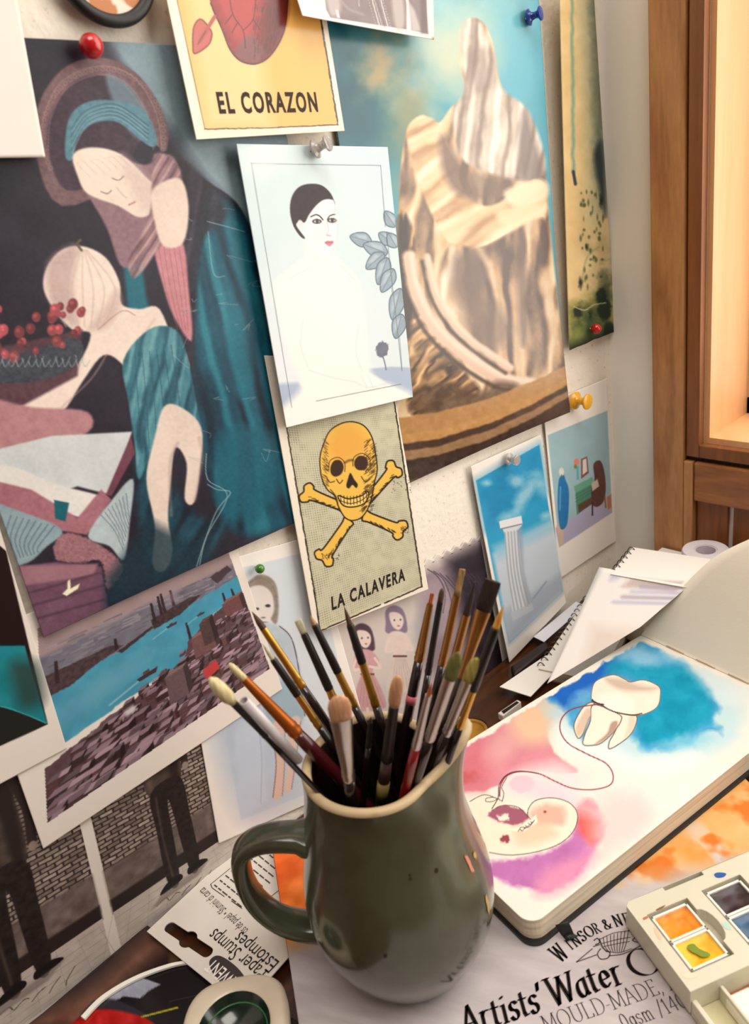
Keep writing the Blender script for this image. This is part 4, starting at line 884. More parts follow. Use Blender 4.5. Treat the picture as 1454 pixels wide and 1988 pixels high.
def card_text(s, txt, p0, p1, hpx, m, bold=0.012, name='lettering'):
    V, Fc = font_mesh(txt, bold, spacing=1.25); return put_flat(name, V, Fc, s, p0, p1, hpx, m, s.o)
tag(card_text(s_sk2, 'LA CALAVERA', (642, 1183), (784, 1125), 27, M_ink, 0.032), 'heavy black capitals reading LA CALAVERA')

# ---- portrait card
def paint_portrait(c):
    c.C[:] = (203, 222, 226)
    c.wash(640, 420, 200, 200, (216, 230, 232), 0, .6, .3, 60)
    c.wash(600, 700, 260, 200, (232, 232, 236), 0, .9, .2, 80)
    c.P([(530, 745), (575, 742), (600, 770), (545, 800), (535, 780)], (170, 184, 206), soft=8)
    c.P([(715, 716), (760, 712), (805, 714), (806, 772), (760, 748), (715, 722)], (168, 184, 206), soft=4)
    # pale figure in a loose white top
    c.P([(592, 505), (640, 500), (660, 512), (690, 545), (705, 610), (712, 690), (730, 735), (800, 768), (700, 800), (540, 840), (535, 800), (580, 750), (560, 690), (540, 620), (528, 560), (560, 525)], (244, 240, 234), sm=1, soft=16)
    c.P([(590, 450), (646, 450), (645, 520), (592, 522)], (242, 236, 232), soft=10)
    for p in ([(585, 620), (580, 670), (594, 712)], [(696, 630), (690, 680), (702, 720)], [(596, 718), (640, 732), (690, 742)], [(690, 742), (716, 752), (760, 742)], [(700, 730), (712, 752)], [(714, 728), (724, 752)], [(560, 540), (600, 520)], [(660, 515), (690, 545)]): c.L(p, (214, 204, 208), 1.6, a=.7, soft=2)
    c.P([(592, 412), (612, 392), (640, 385), (650, 410), (655, 440), (652, 470), (644, 492), (628, 496), (606, 484), (592, 462), (580, 440)], (246, 238, 236), sm=1, soft=2)
    c.P([(606, 440), (628, 446), (620, 470), (604, 465)], (244, 222, 226), soft=16, sm=1, a=.8)
    HAIR = (50, 36, 40)
    c.P([(600, 357), (624, 360), (642, 376), (650, 396), (646, 388), (628, 388), (612, 400), (598, 418), (590, 432), (576, 432), (574, 440), (590, 462), (582, 460), (568, 440), (561, 412), (564, 384), (578, 364)], HAIR, sm=1, soft=2, n=4, tex=6, ts=6)
    c.L([(588, 461), (580, 455), (570, 440)], HAIR, 3)
    c.E(582, 437, 6, 10, (240, 222, 222), soft=2, ang=-15)
    c.L([(602, 421), (612, 417), (620, 420), (626, 427)], (40, 32, 36), 2.6); c.L([(635, 426), (640, 419), (650, 416)], (40, 32, 36), 2.4)
    for x, y in ((614, 430), (644, 428)):
        c.E(x, y, 7.5, 3.8, (232, 232, 236), soft=1.5, out=(90, 74, 80), ow=1.2); c.E(x + .5, y, 3.2, 3.6, (58, 48, 56), soft=1.5)
        c.L([(x - 8, y), (x, y - 4.5), (x + 8, y)], (62, 46, 54), 1.5)
    c.L([(634, 430), (637, 448), (633, 456), (642, 458)], (196, 172, 178), 1.6, a=.8); c.E(636, 457, 4, 1.4, (190, 150, 160), soft=2, a=.7)
    c.P([(629, 471), (635, 467), (640, 468), (645, 467), (646, 472), (640, 478), (634, 476)], (206, 128, 142), sm=1, soft=1.5); c.L([(630, 471), (638, 471), (646, 471)], (150, 80, 96), 1.2)
    c.L([(650, 396), (650, 420), (655, 445), (652, 470), (642, 494)], (214, 200, 206), 1.5, a=.8)
    # branch of grey leaves
    def leaf(x, y, L, w, ang):
        L *= 1.22; w *= 1.35
        t = math.radians(ang); T = lambda a, b: (x + a * math.cos(t) - b * math.sin(t), y + a * math.sin(t) + b * math.cos(t))
        c.P([T(0, 0), T(L * .3, -w), T(L * .7, -w * .8), T(L, 0), T(L * .7, w * .8), T(L * .3, w)], (146, 164, 178), sm=1, soft=2, out=(96, 112, 128), ow=1.2, tex=10, ts=8)
        c.P([T(L * .2, 1), T(L * .6, 1), T(L * .8, w * .5), T(L * .3, w * .7)], (186, 200, 208), soft=5, a=.7); c.L([T(0, 0), T(L, 0)], (108, 122, 138), 1.2)
    c.L([(750, 490), (765, 580), (776, 640), (782, 716)], (150, 166, 180), 1.6)
    for a in ((722, 470, 36, 10, 195), (754, 492, 42, 11, 200), (765, 472, 28, 9, 215), (747, 492, 38, 10, 140), (754, 500, 46, 10, 110), (766, 522, 42, 10, 118), (770, 440, 30, 9, 235), (780, 560, 52, 11, 105), (782, 610, 40, 10, 105), (772, 480, 26, 9, 240)): leaf(*a)
    c.P([(730, 676), (738, 664), (750, 666), (756, 676), (750, 690), (740, 694), (732, 688)], (112, 112, 132), sm=1, soft=2, wob=3, ws=4, tex=12, ts=4); c.L([(744, 692), (748, 706), (750, 718)], (112, 112, 132), 2.4)
    for p in ([(485, 316), (561, 790)], [(485, 318), (741, 321)], [(741, 321), (750, 440)], [(752, 450), (782, 720)], [(610, 778), (780, 746)]): c.L(p, (96, 104, 110), 1.3, sm=0, a=.85)
    c.wash(510, 300, 60, 60, (232, 238, 238), 0, .6, .3, 30)
s_po = sheet('art_postcard', 'pale blue portrait postcard of a dark haired woman under the clear pin', 'postcard', [(456, 280), (755, 285), (804, 771), (550, 829)], WALL(0.0085), M_satin, paint_portrait, 1.3,
             bow=lambda u, v: 0.0022 * (1 - u) + 0.0015 * v * (1 - u) - .001)

# ---- heart card
def paint_heart(c):
    c.C[:] = (240, 230, 210)
    inner = [(310, -120), (600, -100), (652, 243), (388, 254)]
    c.P(inner, (232, 178, 92), soft=1.5)
    c.P([(340, -100), (480, -100), (520, 250), (390, 252)], (238, 204, 146), soft=40, a=.8)  # glare over the left half, painted into the print colour
    # plain rounded heart with an arrow
    Hc = (138, 34, 34)
    c.P([(398, -70), (450, -90), (500, -60), (560, -60), (556, 0), (548, 60), (524, 105), (494, 126), (462, 122), (440, 100), (424, 60), (402, 10)], Hc, sm=1, soft=2, tex=18, ts=10)
    c.P([(405, -40), (470, -40), (500, 20), (470, 90), (440, 70)], (184, 66, 62), sm=1, soft=20, a=.8)
    c.P([(520, -20), (556, 0), (546, 60), (520, 104), (500, 110)], (96, 26, 26), sm=1, soft=14, a=.8)
    c.P([(450, 100), (480, 70), (506, 100), (494, 124), (462, 121)], (120, 78, 82), sm=1, soft=10, a=.8)
    for p in ([(438, -20), (446, 30), (466, 62), (470, 96)], [(446, 30), (430, 50)], [(466, 62), (486, 40), (492, 0)], [(486, 40), (500, 60)], [(440, 0), (420, -10)], [(456, 46), (444, 66)]): c.L(p, (70, 24, 24), 2.2, a=.8)
    for k in range(120):
        x = 486 + 56 * rng.random(); y = 10 + 100 * rng.random()
        if x < 556 - (y - 10) * .35: c.L([(x, y), (x - 1, y + 9)], (60, 18, 18), 1.1, sm=0, a=.6)
    c.L(cat([(402, 10), (424, 60), (440, 100), (462, 122), (494, 126), (524, 105), (548, 60), (556, 0)], False, 5), (60, 22, 20), 2.6, sm=0)
    c.P([(378, 42), (388, 44), (402, 62), (404, 74), (396, 92), (370, 108), (366, 90), (368, 58)], (190, 92, 84), sm=1, soft=2, out=(120, 56, 48), ow=2)
    c.L([(380, 84), (410, 36)], (170, 80, 72), 8, soft=2, sm=0); c.L([(376, 90), (392, 64)], (110, 50, 44), 2, sm=0)
    c.L([(310, -120), (388, 254)], (70, 52, 32), 1.8, sm=0, a=.8); c.L([(388, 254), (520, 250), (652, 243)], (70, 40, 24), 2.4, sm=0, wob=1, ws=6); c.L([(600, -100), (652, 243)], (50, 26, 18), 3.4, sm=0, wob=1.2, ws=6)
s_he = sheet('picture_card', 'yellow card with a red heart captioned EL CORAZON', 'card', [(288, -130), (610, -110), (665, 255), (371, 274)], WALL(0.0075), M_gloss, paint_heart, 1.3,
             bow=lambda u, v: 0.003 * (1 - u) + 0.0016 * v)
tag(card_text(s_he, 'EL CORAZON', (417, 222), (613, 217), 31, M_inkb, 0.034), 'dark brown capitals reading EL CORAZON')

# ---- black and white photo card, top
def paint_jacket(c):
    c.C[:] = (238, 226, 218)
    c.P([(624, -120), (822, -100), (831, 66), (788, 58), (632, 38), (625, 22)], (140, 126, 126), soft=1.5, tex=10, ts=20)
    c.P([(628, -20), (650, -20), (655, 20), (640, 36), (630, 24)], (196, 184, 182), sm=1, soft=10, a=.8); c.P([(758, -30), (778, -20), (784, 40), (776, 58), (764, 50)], (190, 178, 176), sm=1, soft=8, a=.9)
    c.P([(779, -60), (786, -60), (796, 40), (797, 62), (787, 58), (788, 10)], (232, 222, 216), soft=2); c.P([(790, 0), (804, 20), (816, 60), (798, 62)], (206, 194, 190), soft=6, a=.8)
    c.P([(815, -60), (824, -60), (830, 66), (816, 66)], (110, 98, 98), soft=6, a=.7)
    for x in (716, 733): c.L([(x, -40), (x + 4, 0), (x + 16, 52)], (216, 206, 202), 2.0)
    for k in range(24):
        y = -10 + k * 2.8; c.E(724 + y * .26, y, .9, .9, (214, 204, 200), soft=1, a=.9); c.E(729 + y * .26, y, .9, .9, (90, 80, 80), soft=1, a=.7)
        if k % 2 == 0: c.E(741 + y * .26, y, 1.0, 1.0, (200, 190, 186), soft=1); c.E(712 + y * .26, y, 1.0, 1.0, (196, 186, 182), soft=1)
    c.L([(655, 0), (672, 20), (700, 30)], (168, 156, 154), 4, soft=5, a=.7); c.P([(645, 22), (649, 22), (652, 38), (646, 38)], (232, 224, 220), soft=1.5)
    c.L([(693, -10), (693, 14)], (206, 196, 192), 1.6, sm=0, a=.8)
    c.P([(838, 72), (848, 72), (846, 80), (838, 80)], (170, 130, 100), soft=3, a=.8)
def jk_bow(u, v): return 0.004 * np.clip(v - .6, 0, 1) * (1 - u) * 2 + 0.002 * (1 - u)
s_ja = sheet('photo_postcard', 'grey photo postcard of a studded jacket above the blue sky print', 'postcard', [(545, -130), (838, -120), (843, 77), (574, 36)], WALL(0.0125), M_satin, paint_jacket, 1.8, bow=jk_bow)

# ---- painted strip
def paint_strip(c):
    c.C[:] = (214, 194, 144)
    c.mottle(26, 34, 5)
    c.P([(1060, -40), (1100, -40), (1120, 350), (1135, 690), (1090, 690)], (222, 186, 130), soft=40, a=.6, tex=14, ts=40)
    c.P([(1120, -40), (1170, -40), (1180, 400), (1150, 420), (1130, 150)], (176, 186, 160), soft=40, a=.7, tex=24, ts=26)
    c.L([(1096, -40), (1098, 100), (1100, 220), (1103, 335)], (104, 152, 138), 7, soft=7, a=.8, wob=3, ws=20)
    c.L([(1103, 335), (1108, 358)], (58, 66, 72), 7, soft=3, sm=0)
    c.P([(1140, -40), (1170, -40), (1180, 330), (1166, 400), (1150, 330), (1150, 200)], (110, 124, 108), soft=26, a=.8, wob=10, ws=20)
    c.P([(1150, 300), (1168, 280), (1176, 420), (1160, 360)], (52, 62, 68), sm=1, soft=12, a=.9)
    c.P([(1085, 600), (1190, 560), (1200, 700), (1090, 700)], (120, 122, 62), soft=40, a=.9, wob=14, ws=18, tex=30, ts=10)
    c.wash(1150, 640, 40, 60, (60, 78, 58), 0, .9, .8, 14); c.wash(1175, 560, 20, 50, (70, 86, 64), 0, .8, .7, 14); c.wash(1110, 660, 40, 30, (120, 132, 70), 0, .7, .7, 12)
    rr = np.random.default_rng(8)
    for k in range(46):
        x = 1120 + 50 * rr.random(); y = 360 + 200 * rr.random(); c.E(x, y, 1 + 2.4 * rr.random(), 2 + 4 * rr.random(), (72, 88, 50), soft=3, a=.8)
    for x, y, a, b in ((1121, 549, 4, 10), (1165, 575, 12, 16), (1116, 606, 9, 11), (1143, 612, 4, 8), (1172, 600, 14, 22), (1182, 640, 12, 16), (1134, 480, 3, 5), (1165, 390, 4, 12)): c.E(x, y, a, b, (40, 52, 40), soft=5, a=.95, wob=3, ws=6)
    c.L([(1108, 595), (1130, 602), (1150, 592), (1175, 588)], (206, 200, 160), 2, a=.8); c.L([(1125, 540), (1135, 500), (1160, 480)], (140, 158, 120), 3, soft=4, a=.6)
    c.P([(1096, 668), (1196, 636), (1196, 700), (1090, 700)], (34, 40, 30), soft=18, a=.8)
def strip_cut(u, v): return np.where(v > .97, 0.006 * (fbm(u * 6, v * 2, 3) - .5), 0.0)
s_st = sheet('painted_strip', 'torn ochre and green painted paper strip held by a red pin', 'painting', [(1063, -40), (1151, -40), (1195, 643), (1100, 679)], WALL(0.0040), M_paper, paint_strip, 1.8, cut=strip_cut,
             bow=lambda u, v: 0.006 * (1 - u) * (1 - v) + 0.0025 * (1 - u))

# ---- blue seaside postcard: a white column on a beach (generic stand-in)
def paint_column(c):
    c.C[:] = (240, 233, 226)
    c.P([(924, 933), (1047, 863), (1086, 1146), (981, 1248)], (40, 156, 200), soft=1.5)
    c.P([(924, 933), (1047, 863), (1062, 950), (940, 1030)], (34, 138, 188), soft=30, a=.8, tex=16, ts=26)
    for cx, cy, rx, ry, an in ((1045, 940, 26, 34, -40), (1018, 960, 40, 16, -50), (990, 1000, 26, 16, -30), (1000, 935, 20, 14, 0), (945, 938, 14, 10, 0), (1060, 1000, 20, 10, -30)): c.wash(cx, cy, rx, ry, (176, 212, 226), an, .75, .5, 18)
    c.P([(955, 1075), (1000, 1050), (1072, 1010), (1080, 1060), (1086, 1150), (981, 1248)], (196, 206, 218), soft=10)
    c.P([(955, 1060), (1070, 1005), (1074, 1030), (960, 1090)], (150, 196, 218), soft=14, a=.8)
    c.P([(970, 1190), (1085, 1110), (1086, 1146), (981, 1248)], (168, 178, 194), soft=16, a=.9)
    c.L([(1030, 1160), (1055, 1128)], (130, 140, 160), 3, soft=3, sm=0, a=.7)
    # fluted column with a plain capital
    c.P([(970, 1012), (1010, 1002), (1013, 1018), (1004, 1030), (1010, 1110), (1026, 1170), (1014, 1180), (990, 1190), (984, 1120), (978, 1036)], (214, 216, 220), sm=0, soft=2)
    for k in range(5): c.L([(979 + 6 * k, 1034 - k), (984 + 6 * k, 1110), (994 + 7 * k, 1186 - 3 * k)], (142 + 6 * k % 3, 150, 166), 2.4, soft=2.4, a=.8)
    c.P([(968, 1012), (1011, 1001), (1013, 1016), (970, 1026)], (228, 228, 228), soft=1.5); c.L([(970, 1027), (1012, 1017)], (120, 128, 146), 2.4, sm=0)
    c.P([(986, 1188), (1027, 1168), (1030, 1182), (990, 1204)], (190, 194, 204), soft=2)
    c.P([(1002, 1030), (1012, 1022), (1014, 1110), (1028, 1168), (1016, 1176)], (150, 158, 174), soft=6, a=.7)
s_to = sheet('art_postcard', 'bright blue seaside postcard with a white column, beside the brushes', 'postcard', [(914, 906), (1050, 844), (1091, 1168), (981, 1283)], WALL(0.0040), M_satin, paint_column, 1.3,
             bow=lambda u, v: 0.004 * v * v)

# ---- pale blue interior postcard: cabinet, vase and armchair (generic stand-in)
def paint_room(c):
    c.C[:] = (244, 237, 229)
    c.P([(1063, 845), (1179, 797), (1188, 995), (1086, 1062)], (158, 190, 200), soft=1.5, tex=6, ts=20)
    c.P([(1078, 1025), (1120, 1000), (1187, 960), (1188, 995), (1086, 1062)], (178, 172, 200), soft=3)
    c.P([(1080, 1020), (1094, 1018), (1094, 1056), (1086, 1062)], (206, 180, 160), soft=3)
    c.P([(1114, 944), (1150, 926), (1152, 938), (1117, 957)], (104, 168, 140), soft=1.5); c.P([(1117, 957), (1152, 938), (1154, 966), (1148, 975), (1120, 1000)], (78, 138, 114), soft=1.5)
    c.P([(1122, 980), (1150, 964), (1150, 978), (1124, 996)], (96, 66, 50), soft=2)
    for k in range(3): c.L([(1117, 962 + 6 * k), (1152, 943 + 6 * k)], (60, 108, 92), 1.0, sm=0)
    c.P([(1119, 906), (1123, 905), (1124, 930), (1120, 932)], (90, 170, 190), soft=1.5); c.E(1119, 897, 5, 7, (232, 130, 110), soft=2); c.E(1117, 906, 3, 4, (110, 140, 80), soft=2)
    c.P([(1128, 891), (1140, 886), (1143, 918), (1128, 930)], (130, 84, 66), soft=1); c.P([(1131, 893), (1138, 890), (1140, 915), (1131, 922)], (222, 216, 214), soft=1)
    # tall blue floor vase and a brown armchair
    c.P([(1086, 928), (1094, 922), (1098, 932), (1104, 950), (1104, 985), (1100, 1020), (1088, 1026), (1083, 990), (1083, 950)], (36, 116, 178), sm=1, soft=2, tex=10, ts=6); c.L([(1088, 945), (1087, 990)], (96, 170, 216), 2.4, soft=2)
    c.E(1090, 916, 5, 8, (226, 220, 214), soft=2); c.L([(1090, 922), (1092, 930)], (90, 120, 90), 2)
    c.P([(1152, 902), (1164, 894), (1172, 910), (1176, 945), (1172, 972), (1160, 984), (1150, 978), (1148, 950), (1154, 930)], (92, 52, 44), sm=1, soft=2, tex=10, ts=6)
    c.P([(1148, 938), (1160, 930), (1163, 944), (1150, 954)], (206, 186, 172), soft=2); c.L([(1150, 975), (1150, 1000)], (60, 34, 30), 3, sm=0); c.L([(1174, 965), (1176, 985)], (150, 90, 60), 3, sm=0); c.P([(1178, 965), (1186, 960), (1187, 985), (1180, 990)], (190, 116, 80), soft=2)
s_ho = sheet('art_postcard', 'postcard of a pale blue room with a green cabinet, by the corner', 'postcard', [(1054, 786), (1178, 735), (1196, 1050), (1086, 1124)], WALL(0.0022), M_satin, paint_room, 1.2)

# ---- plain paper, top left
s_wp = sheet('paper_sheet', 'blank white paper corner overlapping the dark cloak print', 'paper', [(-320, -140), (8, -140), (88, 305), (-260, 309)], WALL(0.0090), M_matte, lambda c: c.mottle(2, 60), 6.0, base=(238, 228, 220))

# ================================================================== PINS
def pm(name, c, rough=0.25, trans=0.0): return mat(name, c, rough, coat=0.5, trans=trans)
M_red, M_blue, M_green, M_yel = pm('red_plastic', (190, 22, 28)), pm('blue_plastic', (24, 54, 150)), pm('green_plastic', (52, 122, 34)), pm('yellow_plastic', (236, 172, 40))
M_clear = mat('clear_plastic', (214, 206, 204), 0.12, coat=0.6, trans=0.55)
M_steel = mat('steel', (190, 184, 178), 0.25, metal=1.0)
def pin_frame(px, off, tilt=(0, 0)):
    p = hit1(px, WALL(off)); ax = np.array([tilt[0], -1.0, tilt[1]]); ax /= np.linalg.norm(ax)
    u = np.cross(ax, [0, 0, 1.0]); u /= np.linalg.norm(u); return p, ax, u, np.cross(ax, u)
def ball_pin(px, off, r, m, label, tilt=(0, 0)):
    p, ax, u, w = pin_frame(px, off, tilt)
    o = empty('map_pin', p); tag(o, label, 'pin')
    MB().lathe(p, ax, u, w, [(-0.004, .0005, .0005), (0.0015, .0005, .0005)], 8).build('needle', M_steel, o, True)
    MB().lathe(p + ax * 0.001, ax, u, w, [(r * (1 - math.cos(t)), max(r * math.sin(t), 1e-5), max(r * math.sin(t), 1e-5)) for t in np.linspace(0, math.pi, 14)], 22, False).build('head', m, o, True)
def push_pin(px, off, s, m, label, tilt=(0, 0)):
    p, ax, u, w = pin_frame(px, off, tilt)
    o = empty('push_pin', p); tag(o, label, 'pin')
    MB().lathe(p, ax, u, w, [(-0.004, .0004, .0004), (0.002, .0005, .0005)], 8).build('needle', M_steel, o, True)
    pr = [(0, .2), (.02, .52), (.14, .54), (.2, .4), (.3, .27), (.55, .22), (.75, .27), (.84, .44), (.88, .47), (.97, .46), (1.0, .4), (1.0, .02)]
    MB().lathe(p + ax * 0.0012, ax, u, w, [(t * s, r * s, r * s) for t, r in pr], 20).build('grip', m, o, auto=50)
ball_pin((166, 96), 0.0045, 0.0046, M_red, 'big round red pin at the top of the dark cloak print')
ball_pin((1146, 638), 0.0062, 0.0038, M_red, 'small round red pin on the painted strip')
ball_pin((497, 1101), 0.0022, 0.0026, M_green, 'round green pin on the pale sketch postcard')
push_pin((606, 292), 0.0095, 0.0085, M_clear, 'clear push pin at the top of the portrait postcard', (0.5, 0.25))
push_pin((1021, 36), 0.0060, 0.0085, M_blue, 'blue push pin on the tall curling print', (0.35, 0.1))
push_pin((1112, 777), 0.0026, 0.0125, M_yel, 'yellow push pin above the pale blue room postcard')
push_pin((984, 890), 0.0048, 0.008, M_clear, 'clear push pin at the top of the blue seaside postcard')

# ---- round hanging with black rim, top left
o = empty('round_plaque', hit1((186, -60), WALL(0.004))); tag(o, 'black rimmed round plaque at the top edge', 'plaque')
cen = hit1((194, -66), WALL(0.003)); r0 = 0.0183
ex, ez, ey = np.array([1.0, 0, 0]), np.array([0, 0, 1.0]), np.array([0, -1.0, 0])
MB().lathe(cen, ey, ex, ez, [(0.0, r0, r0), (0.0035, r0, r0)], 48).build('face', mat('plaque_face', (236, 224, 206), 0.6, noise=(90, (190, 110, 40), 0.9, 0.52, 0.6)), o)
MB().tube([cen + ey * 0.003 + (r0 + .0012) * (ex * math.cos(t) + ez * math.sin(t)) for t in np.linspace(0, 2 * math.pi, 64, False)], 0.0026, 10, True).build('rim', M_black, o, True)

# ================================================================== ON THE DESK
def frame3(p0, p1, plane):
    a = hit1(p0, plane); b = hit1(p1, plane); e1 = b - a; L = np.linalg.norm(e1); e1 /= L; return a, e1, np.cross(plane[1], e1), L
ZP = 0.010                                    # top of the watercolour pad
# ---- watercolour paper pad
VE = 0.5
def paint_pad(c):
    c.C[:] = (186, 177, 178)
    X, Y = c.X, c.Y
    f = fbm(X / 70 + Y / 200, Y / 16 - X / 60, 5)
    c.C += ((f - .5) * 26)[..., None]
    # printed watercolour along the upper part of the cover: boundary in sheet coordinates
    c.uv(1.0)
    n = fbm(c.X / 120, c.Y / 90, 5)
    edge = (VE + (VR - VE) * c.U / UR) * 1000 + 70 * (n - .5)
    a = np.clip((edge - c.Y) / 40, 0, 1)
    n1 = fbm(c.X / 90 + 5, c.Y / 60, 5)[..., None]; n2 = fbm(c.X / 60 + 30, c.Y / 160, 5)[..., None]
    col = np.array((216, 136, 52)) * n1 + np.array((236, 206, 160)) * (1 - n1)
    k = np.clip((n2 - .5) * 5, 0, 1); col = col * (1 - k) + np.array((204, 200, 204)) * k
    k = np.clip((fbm(c.X / 60 + 70, c.Y / 60 + 9, 4)[..., None] - .52) * 6, 0, 1); col = col * (1 - k) + np.array((212, 116, 34)) * k
    kl = np.clip(1 - c.U / .16, 0, 1)[..., None] ** .5     # the left end is a flat orange to yellow band
    g = np.clip((c.Y[..., None] - 120) / 330, 0, 1); ob = np.array((226, 92, 24)) * (1 - g) + np.array((240, 178, 50)) * g
    col = col * (1 - kl) + (ob + (fbm(c.X / 40, c.Y / 40, 4)[..., None] - .5) * 70) * kl
    c.blend(np.s_[:, :], a, col); c.px()
pl = DESK(ZP); nz = pl[1]
pa = hit1((580, 1988), pl); pb = hit1((530, 1655), pl); e2 = (pb - pa) / np.linalg.norm(pb - pa); e1 = np.cross(e2, nz)
e2p = e2.copy(); tl = pa + e2 * 0.118; PWID, PLEN = 0.265, 0.27
VE = float((tl - hit1((563, 1862), pl)) @ e2) / PLEN; VR = float((tl - hit1((1195, 1725), pl)) @ e2) / PLEN; UR = float((hit1((1195, 1725), pl) - tl) @ e1) / PWID
corners = [tl, tl + e1 * PWID, tl + e1 * PWID - e2 * PLEN, tl - e2 * PLEN]
s_pad = sheet('paper_pad', 'watercolour paper pad with printed cover lying under the jug', 'paper pad', [tuple(proj(p)) for p in corners], pl, M_matte, paint_pad, 2.6, thick=0.0006, edge=(210, 200, 190))
pad = s_pad.o
b = MB(); b.prism(corners, -nz * (ZP - 0.0004), -nz * 0.0007); b.build('page_block', M_cream, pad)
def put_nib(txt, p0, p1, hpx, m, name='lettering', **kw):
    V, Fc = nib_text(txt, **kw); return put_flat(name, V, Fc, s_pad, p0, p1, hpx, m, pad, cap=1.0)
put_nib("Artists' Water Colour", (893, 2018), (1433, 1823), 45, M_ink, nib=0.17, thin=0.05, ang=18, shear=0.16, track=0.02) if False else None
tag(put_nib("Artists'", (893, 2015), (1068, 1958), 46, M_ink, nib=0.175, thin=0.055, ang=18, shear=0.14), 'bold black serif word on the pad cover')
tag(put_nib("Water", (1070, 1956), (1222, 1905), 46, M_ink, nib=0.175, thin=0.055, ang=18, shear=0.14), 'bold black serif word on the pad cover')
put_nib("C", (1232, 1901), (1285, 1884), 44, M_ink, nib=0.12, thin=0.03, ang=5)
put_nib("MOULD-MADE, A", (1058, 2006), (1325, 1915), 26, M_grey, nib=0.075, thin=0.035, ang=10)
put_nib("0gsm /140", (1213, 1999), (1335, 1954), 24, M_grey, nib=0.085, thin=0.04, ang=10)
for ch, px, py, ang, hh in (('W', 1085, 1872, -38, 30), ('I', 1109, 1845, -33, 19), ('N', 1117, 1840, -31, 19), ('S', 1131, 1829, -28, 19), ('O', 1141, 1821, -25, 19), ('R', 1156, 1814, -21, 19), ('&', 1175, 1806, -17, 19), ('N', 1194, 1800, -13, 21), ('E', 1213, 1796, -10, 21)):
    w = G[ch][0] * hh * (1.05 if ch != 'W' else .9); t = math.radians(ang)
    put_nib(ch, (px, py), (px + w * math.cos(t), py + w * math.sin(t)), hh, M_ink, nib=0.2, thin=0.06, ang=8)
# small engraved griffin-like crest: body, hatch lines and curling tail as thin printed strokes
def pad_strokes(name, lines, w):
    V = []; Fc = []
    for ln in lines:
        Q = cat(ln, False, 5) if len(ln) > 2 else [np.array(p, float) for p in ln]
        W3 = [hit1(q, pl) for q in Q]
        for p, q in zip(W3[:-1], W3[1:]):
            d = q - p; d /= np.linalg.norm(d) + 1e-12; n = np.cross(nz, d) * w / 2; k = len(V)
            V += [p - n - d * w * .3, q - n + d * w * .3, q + n + d * w * .3, p + n - d * w * .3]; Fc.append((k, k + 1, k + 2, k + 3))
    return link(name, mesh(name, [v + nz * 0.00012 for v in V], Fc), M_grey, pad)
wing = [[(1164 + k * 7, 1822 - k * 2), (1168 + k * 6, 1838 - k), (1178 + k * 4, 1848)] for k in range(9)] + [[(1164, 1824), (1190, 1812), (1215, 1808), (1228, 1806)], [(1165, 1826), (1175, 1844), (1200, 1850), (1226, 1842)], [(1168, 1832), (1200, 1824), (1224, 1820)], [(1172, 1838), (1200, 1832), (1222, 1828)]]
pad_strokes('crest', wing, 0.00035)
pad_strokes('crest', [[(1153, 1826), (1160, 1822), (1164, 1830), (1156, 1834)], [(1152, 1838), (1164, 1834)], [(1166, 1842), (1160, 1852), (1166, 1862), (1180, 1860), (1184, 1850), (1176, 1847)], [(1182, 1856), (1210, 1852), (1240, 1838), (1248, 1832)], [(1119, 1868), (1150, 1842)], [(1119, 1868), (1158, 1854)], [(1226, 1810), (1234, 1818), (1228, 1826), (1240, 1830)]], 0.0005)

